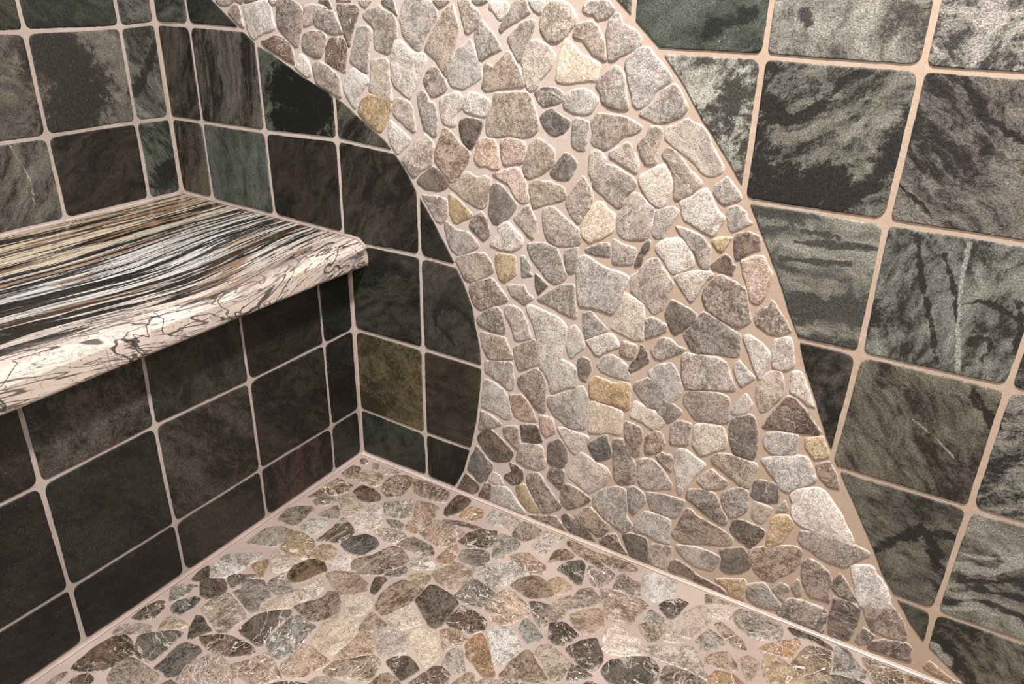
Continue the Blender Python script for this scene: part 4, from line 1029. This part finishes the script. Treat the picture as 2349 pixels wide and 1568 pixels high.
def stone(mesh, poly, tone, table, thick, clamp=None, grow=1.14):
    P = ccw(poly)
    w = rng.uniform(.07, .15)
    A0 = polyarea(P); P = chaikin(chaikin(P, 1, w), 1, .25)
    cc0 = P.mean(0); P = cc0+(P-cc0)*math.sqrt(grow*A0/polyarea(P))
    n = 44; P = resample(P, n)
    size = math.sqrt(max(1e-8, np.prod(P.max(0)-P.min(0))))
    P = P+outward(P)*(smooth_noise(n, 14, .018*size)+.0004)[:, None]
    if clamp: P = clamp(P)
    ca, cb, vein, con = table.get(tone, TONE[tone])
    br = 1+rng.uniform(-.08, .06); wm = rng.uniform(-3, 3.5) if table is TONE else rng.uniform(-1, 6)
    if table is FTONE:
        dull = lambda c: [v*.62+.38*(sum(c)/3+d) for v, d in zip(c, (5, 0, -7))]
        ca, cb = [v*.9 for v in dull(ca)], [v*.86 for v in dull(cb)]
    adj = lambda c: lin([min(250, max(8, c[0]*br+wm)), min(250, max(8, c[1]*br)), min(250, max(8, c[2]*br-wm))])
    th = rng.uniform(0, math.pi); st = rng.uniform(1, 1.8); off = np.array([rng.random()*90, rng.random()*90]); sc = rng.uniform(34, 60)
    cc = P.mean(0)
    def tcf(Q):
        d = Q-cc
        u = d[:, 0]*math.cos(th)+d[:, 1]*math.sin(th); v = -d[:, 0]*math.sin(th)+d[:, 1]*math.cos(th)
        return np.stack([u*sc/st+off[0], v*sc+off[1], np.full(len(Q), off[1]*.3)], 1)
    h = thick*rng.uniform(.75, 1.2)
    e = min(.0017, size*.06)
    tilt = np.array([rng.uniform(-1, 1), rng.uniform(-1, 1)])*.010
    rings = [P, P, inset(P, e*.35), inset(P, e*1.0), inset(P, e*2.0), cc+(P-cc)*.5]
    z = [-.004, -REC, -REC+h*.5, -REC+h*.85, -REC+h, -REC+h*1.0]
    hs = [z[0], z[1]]+[q+((r-cc)@tilt) for q, r in zip(z[2:], rings[2:])]
    vv = vein*rng.uniform(0, 1.8) if rng.random() < .8 else 0
    mesh.patch(rings, hs, adj(ca), adj(cb), tcf, (min(1, vv), rng.uniform(.35, .75), con))

def read(txt):
    out = []
    for l in txt.split('\n'):
        if l: out.append((l[0], np.array(dec(l[2:]))))
    return out
def voronoi(pts, R):
    cells = []
    P = np.array(pts)
    for i, p in enumerate(P):
        poly = [p+np.array(q)*R for q in ((-1, -1), (1, -1), (1, 1), (-1, 1))]
        dd = np.hypot(*(P-p).T)
        for k in np.argsort(dd)[1:14]:
            if dd[k] > 2*R: break
            m = (p+P[k])/2; n = P[k]-p; o = []
            for a, b in zip(poly, poly[1:]+poly[:1]):
                da, db = (a-m)@n, (b-m)@n
                if da <= 0: o.append(a)
                if (da < 0) != (db < 0) and da != db: o.append(a+(b-a)*da/(da-db))
            poly = o
            if len(poly) < 3: break
        cells.append(np.array(poly) if len(poly) >= 3 else None)
    return cells
def pip(p, poly, grow=0.):
    if grow: m = poly.mean(0); r = poly-m; poly = m+r*(1+grow/np.maximum(np.hypot(*r.T), 1e-6))[:, None]
    x, y = poly[:, 0], poly[:, 1]; x2, y2 = np.roll(x, 1), np.roll(y, 1)
    with np.errstate(divide='ignore', invalid='ignore'):
        return bool((((y > p[1]) != (y2 > p[1])) & (p[0] < (x2-x)*(p[1]-y)/(y2-y)+x)).sum() % 2)
def filler(region, have, step, ok):
    (a0, b0), (a1, b1) = region
    pts = []
    r = random.Random(11); y = b0; odd = 0
    while y < b1:
        x = a0+(step/2 if odd else 0)
        while x < a1:
            pts.append((x+r.uniform(-.36, .36)*step, y+r.uniform(-.36, .36)*step)); x += step
        y += step*.9; odd ^= 1
    V = np.concatenate([p for _, p in have]+[np.array([p.mean(0)]) for _, p in have])
    res = []
    for p, c in zip(pts, voronoi(pts, step*1.4)):
        if c is None or not ok(c): continue
        if np.hypot(*(V-np.array(p)).T).min() < .012: continue
        ctr = c.mean(0)
        v = c-ctr; L = np.hypot(*v.T)[:, None]
        c = ctr+v*np.maximum(.3, 1-.0035/np.maximum(L, 1e-6))
        near = [q for _, q in have if np.hypot(*(q.mean(0)-ctr)) < .07]
        if any(pip(ctr, q) for q in near): continue
        # draw in corners that reach over a neighbouring stone
        g = np.ones(len(c))
        for _ in range(8):
            cc = ctr+(c-ctr)*g[:, None]
            bad = np.array([any(pip(p2, q, .0035) for q in near) for p2 in cc])
            inner = near and any(pip(w, cc) for q in near for w in q)
            if not bad.any() and not inner: break
            g[bad] *= .85
            if inner and not bad.any(): g *= .88
        else: continue
        if g.mean() < .45: continue
        res.append(ctr+(c-ctr)*g[:, None])
    return res

ms = Mesh(P_back)
wall_list = read(WALL_STONES)
def clampW(P):
    P = P.copy()
    P[:, 0] = np.maximum(P[:, 0], arc_x(ARC_L, P[:, 1])+.0022)
    P[:, 0] = np.minimum(P[:, 0], arc_x(ARC_R, P[:, 1])-.0012)
    P[:, 1] = np.maximum(P[:, 1], .005)
    return P
for t, P in wall_list: stone(ms, P, t, TONE, .0020, clampW)
okW = lambda c: (c[:, 1].max() < ZMAX-.003 and c[:, 1].min() > .008 and (c[:, 0] > arc_x(ARC_L, c[:, 1])+.004).all() and (c[:, 0] < arc_x(ARC_R, c[:, 1])-.004).all())
for c in filler(((.2, .0), (1.4, ZMAX)), wall_list, .037, okW):
    stone(ms, c, rng.choice('gggglldbpw'), TONE, .0020, clampW)
mo = ms.build('stone_mosaic', wall_stone, wall_back)
mo['label'] = 'curving band of grey and beige broken-stone mosaic'

mf = Mesh(P_floor)
floor_list = read(FLOOR_STONES)
def clampF(P):
    P = P.copy(); P[:, 0] = np.maximum(P[:, 0], D+.0045); P[:, 1] = np.minimum(P[:, 1], -.0045); return P
for t, P in floor_list: stone(mf, P, t, FTONE, .0019, clampF, 1.2)
okF = lambda c: (c[:, 0].min() > D+.006 and c[:, 1].max() < -.007 and c[:, 0].max() < XMAX-.003 and c[:, 1].min() > -YMAX+.003)
for c in filler(((D, -YMAX), (XMAX, 0)), floor_list, .037, okF):
    stone(mf, c, rng.choice('ggbbppndctl'), FTONE, .0019, clampF, 1.2)
mo = mf.build('stone_mosaic', floor_stone, floor)
mo['label'] = 'brown, grey and tan broken-stone mosaic'

# light grout cove where floor and walls meet
def cove(name, run, mat, parent):
    vv = []; ff = []; n = len(run)
    for i, (p, a, b) in enumerate(run):
        r = .0036*(1+.12*math.sin(i*.9)+.08*math.sin(i*2.3))
        p = Vector(p); a = Vector(a); b = Vector(b)
        for k in range(7):
            q = k/6*math.pi/2
            vv.append(tuple(p+a*(r*(1-math.sin(q)))+b*(r*(1-math.cos(q)))))
        vv.append(tuple(p-a*.001-b*.001))
    for i in range(n-1):
        for k in range(8): ff.append((i*8+k, i*8+(k+1) % 8, (i+1)*8+(k+1) % 8, (i+1)*8+k))
    me = bpy.data.meshes.new(name); me.from_pydata(vv, [], ff); me.materials.append(mat)
    me.polygons.foreach_set('use_smooth', [True]*len(me.polygons)); me.update()
    o = bpy.data.objects.new(name, me); col.objects.link(o); o.parent = parent
    return o
grout_pale = grout_material('pale_grout_cove', (200, 184, 172), (184, 167, 156), .3)
cove('grout_cove', [((x, REC*.5, -REC*.5), (0, -1, 0), (0, 0, 1)) for x in np.linspace(D-REC, XMAX, 260)], grout_pale, floor)
cove('grout_cove', [((D-REC*.5, y, -REC*.5), (1, 0, 0), (0, 0, 1)) for y in np.linspace(0, -YMAX, 260)], grout_floor, floor)

# ------------------------------------------------------------------ marble slab of the bench
def make_slab():
    front = 2.845*U; T = SLAB_T; R = .021
    prof = []                                       # (x, height below the top, path length)
    xs = list(np.linspace(.0015, front-R, 110))
    for x in xs: prof.append((x, 0))
    A = math.radians(62); RR = R/math.sin(A); drop = RR*(1-math.cos(A))
    for a in np.linspace(0, A, 14)[1:]: prof.append((front-R+RR*math.sin(a), -RR*(1-math.cos(a))))
    kf = len(prof)-1                                # crisp line between the rounded top and the flat face
    for z in np.linspace(drop, T, 8): prof.append((front, -z))
    prof.append((front-.002, -T-.0005)); prof.append((D*.5, -T-.0005)); prof.append((.0015, -T-.0005))
    prof = np.array(prof); n = len(prof)
    path = np.r_[0, np.cumsum(np.hypot(*np.diff(prof, axis=0).T))]
    ys = np.linspace(-.0015, -YMAX+.002, 260); m = len(ys)
    v = []; mt = []
    for y in ys:
        s = -y/U
        for k, (x, z) in enumerate(prof):
            v.append((x, y, (slab_top(x)+z) if k < n-3 else slab_top(front)+z + (SLOPE*0)))
            t = path[k]/U
            # the bands bow towards the front in the middle of what is seen
            bow = math.exp(-((s-1.95)/1.15)**2)
            mt.append((t-.105*t*bow-.02*math.sin(s*2.1+t*2)*min(1, t), s, 0))
    f = []
    for j in range(m-1):
        for k in range(n-1):
            if k == kf: continue
            a = j*n+k; f.append((a, a+n, a+n+1, a+1))
    for j in range(m-1): f.append((j*n+n-1, (j+1)*n+n-1, (j+1)*n, j*n))
    f.append(tuple(range(n))); f.append(tuple(reversed([(m-1)*n+k for k in range(n)])))
    me = bpy.data.meshes.new('marble_slab'); me.from_pydata(v, [], f)
    at = me.attributes.new('mt', 'FLOAT_VECTOR', 'POINT'); at.data.foreach_set('vector', np.array(mt, np.float32).ravel())
    me.materials.append(marble)
    me.polygons.foreach_set('use_smooth', [len(p.vertices) == 4 for p in me.polygons])
    me.update()
    o = bpy.data.objects.new('marble_slab', me); col.objects.link(o)
    tag(o, 'polished marble seat slab striped black, white and brown, lying on the dark tiled bench', 'slab', 'thing')
    # bead of sealant where the slab meets the two walls
    def tube(pts, r):
        vv = []; ff = []; K = 8
        for i, p in enumerate(pts):
            d = Vector(pts[min(i+1, len(pts)-1)])-Vector(pts[max(i-1, 0)]); d.normalize()
            a = d.cross(Vector((0, 0, 1)));
            a = a.normalized() if a.length > .1 else Vector((0, 1, 0)); b = d.cross(a)
            rr = r*(1+.18*math.sin(i*1.7)+.1*math.sin(i*.61))
            for k in range(K):
                q = 2*math.pi*k/K; vv.append(tuple(Vector(p)+a*math.cos(q)*rr+b*math.sin(q)*rr))
        for i in range(len(pts)-1):
            for k in range(K): ff.append((i*K+k, i*K+(k+1) % K, (i+1)*K+(k+1) % K, (i+1)*K+k))
        ff.append(tuple(range(K))[::-1]); ff.append(tuple((len(pts)-1)*K+k for k in range(K)))
        return vv, ff
    side = [(x, -.001, slab_top(x)+z) for x, z in prof[:-3:2]]
    back = [(.001, y, slab_top(0)) for y in np.linspace(-.001, -YMAX+.004, 90)]
    V, F = tube(side, .0032); v2, f2 = tube(back, .0028)
    F = F+[tuple(i+len(V) for i in q) for q in f2]; V = V+v2
    me = bpy.data.meshes.new('sealant_bead'); me.from_pydata(V, [], F); me.materials.append(grout_tile)
    me.polygons.foreach_set('use_smooth', [True]*len(me.polygons)); me.update()
    b = bpy.data.objects.new('sealant_bead', me); col.objects.link(b); b.parent = o
    b['label'] = 'taupe bead of sealant between slab and walls'
make_slab()
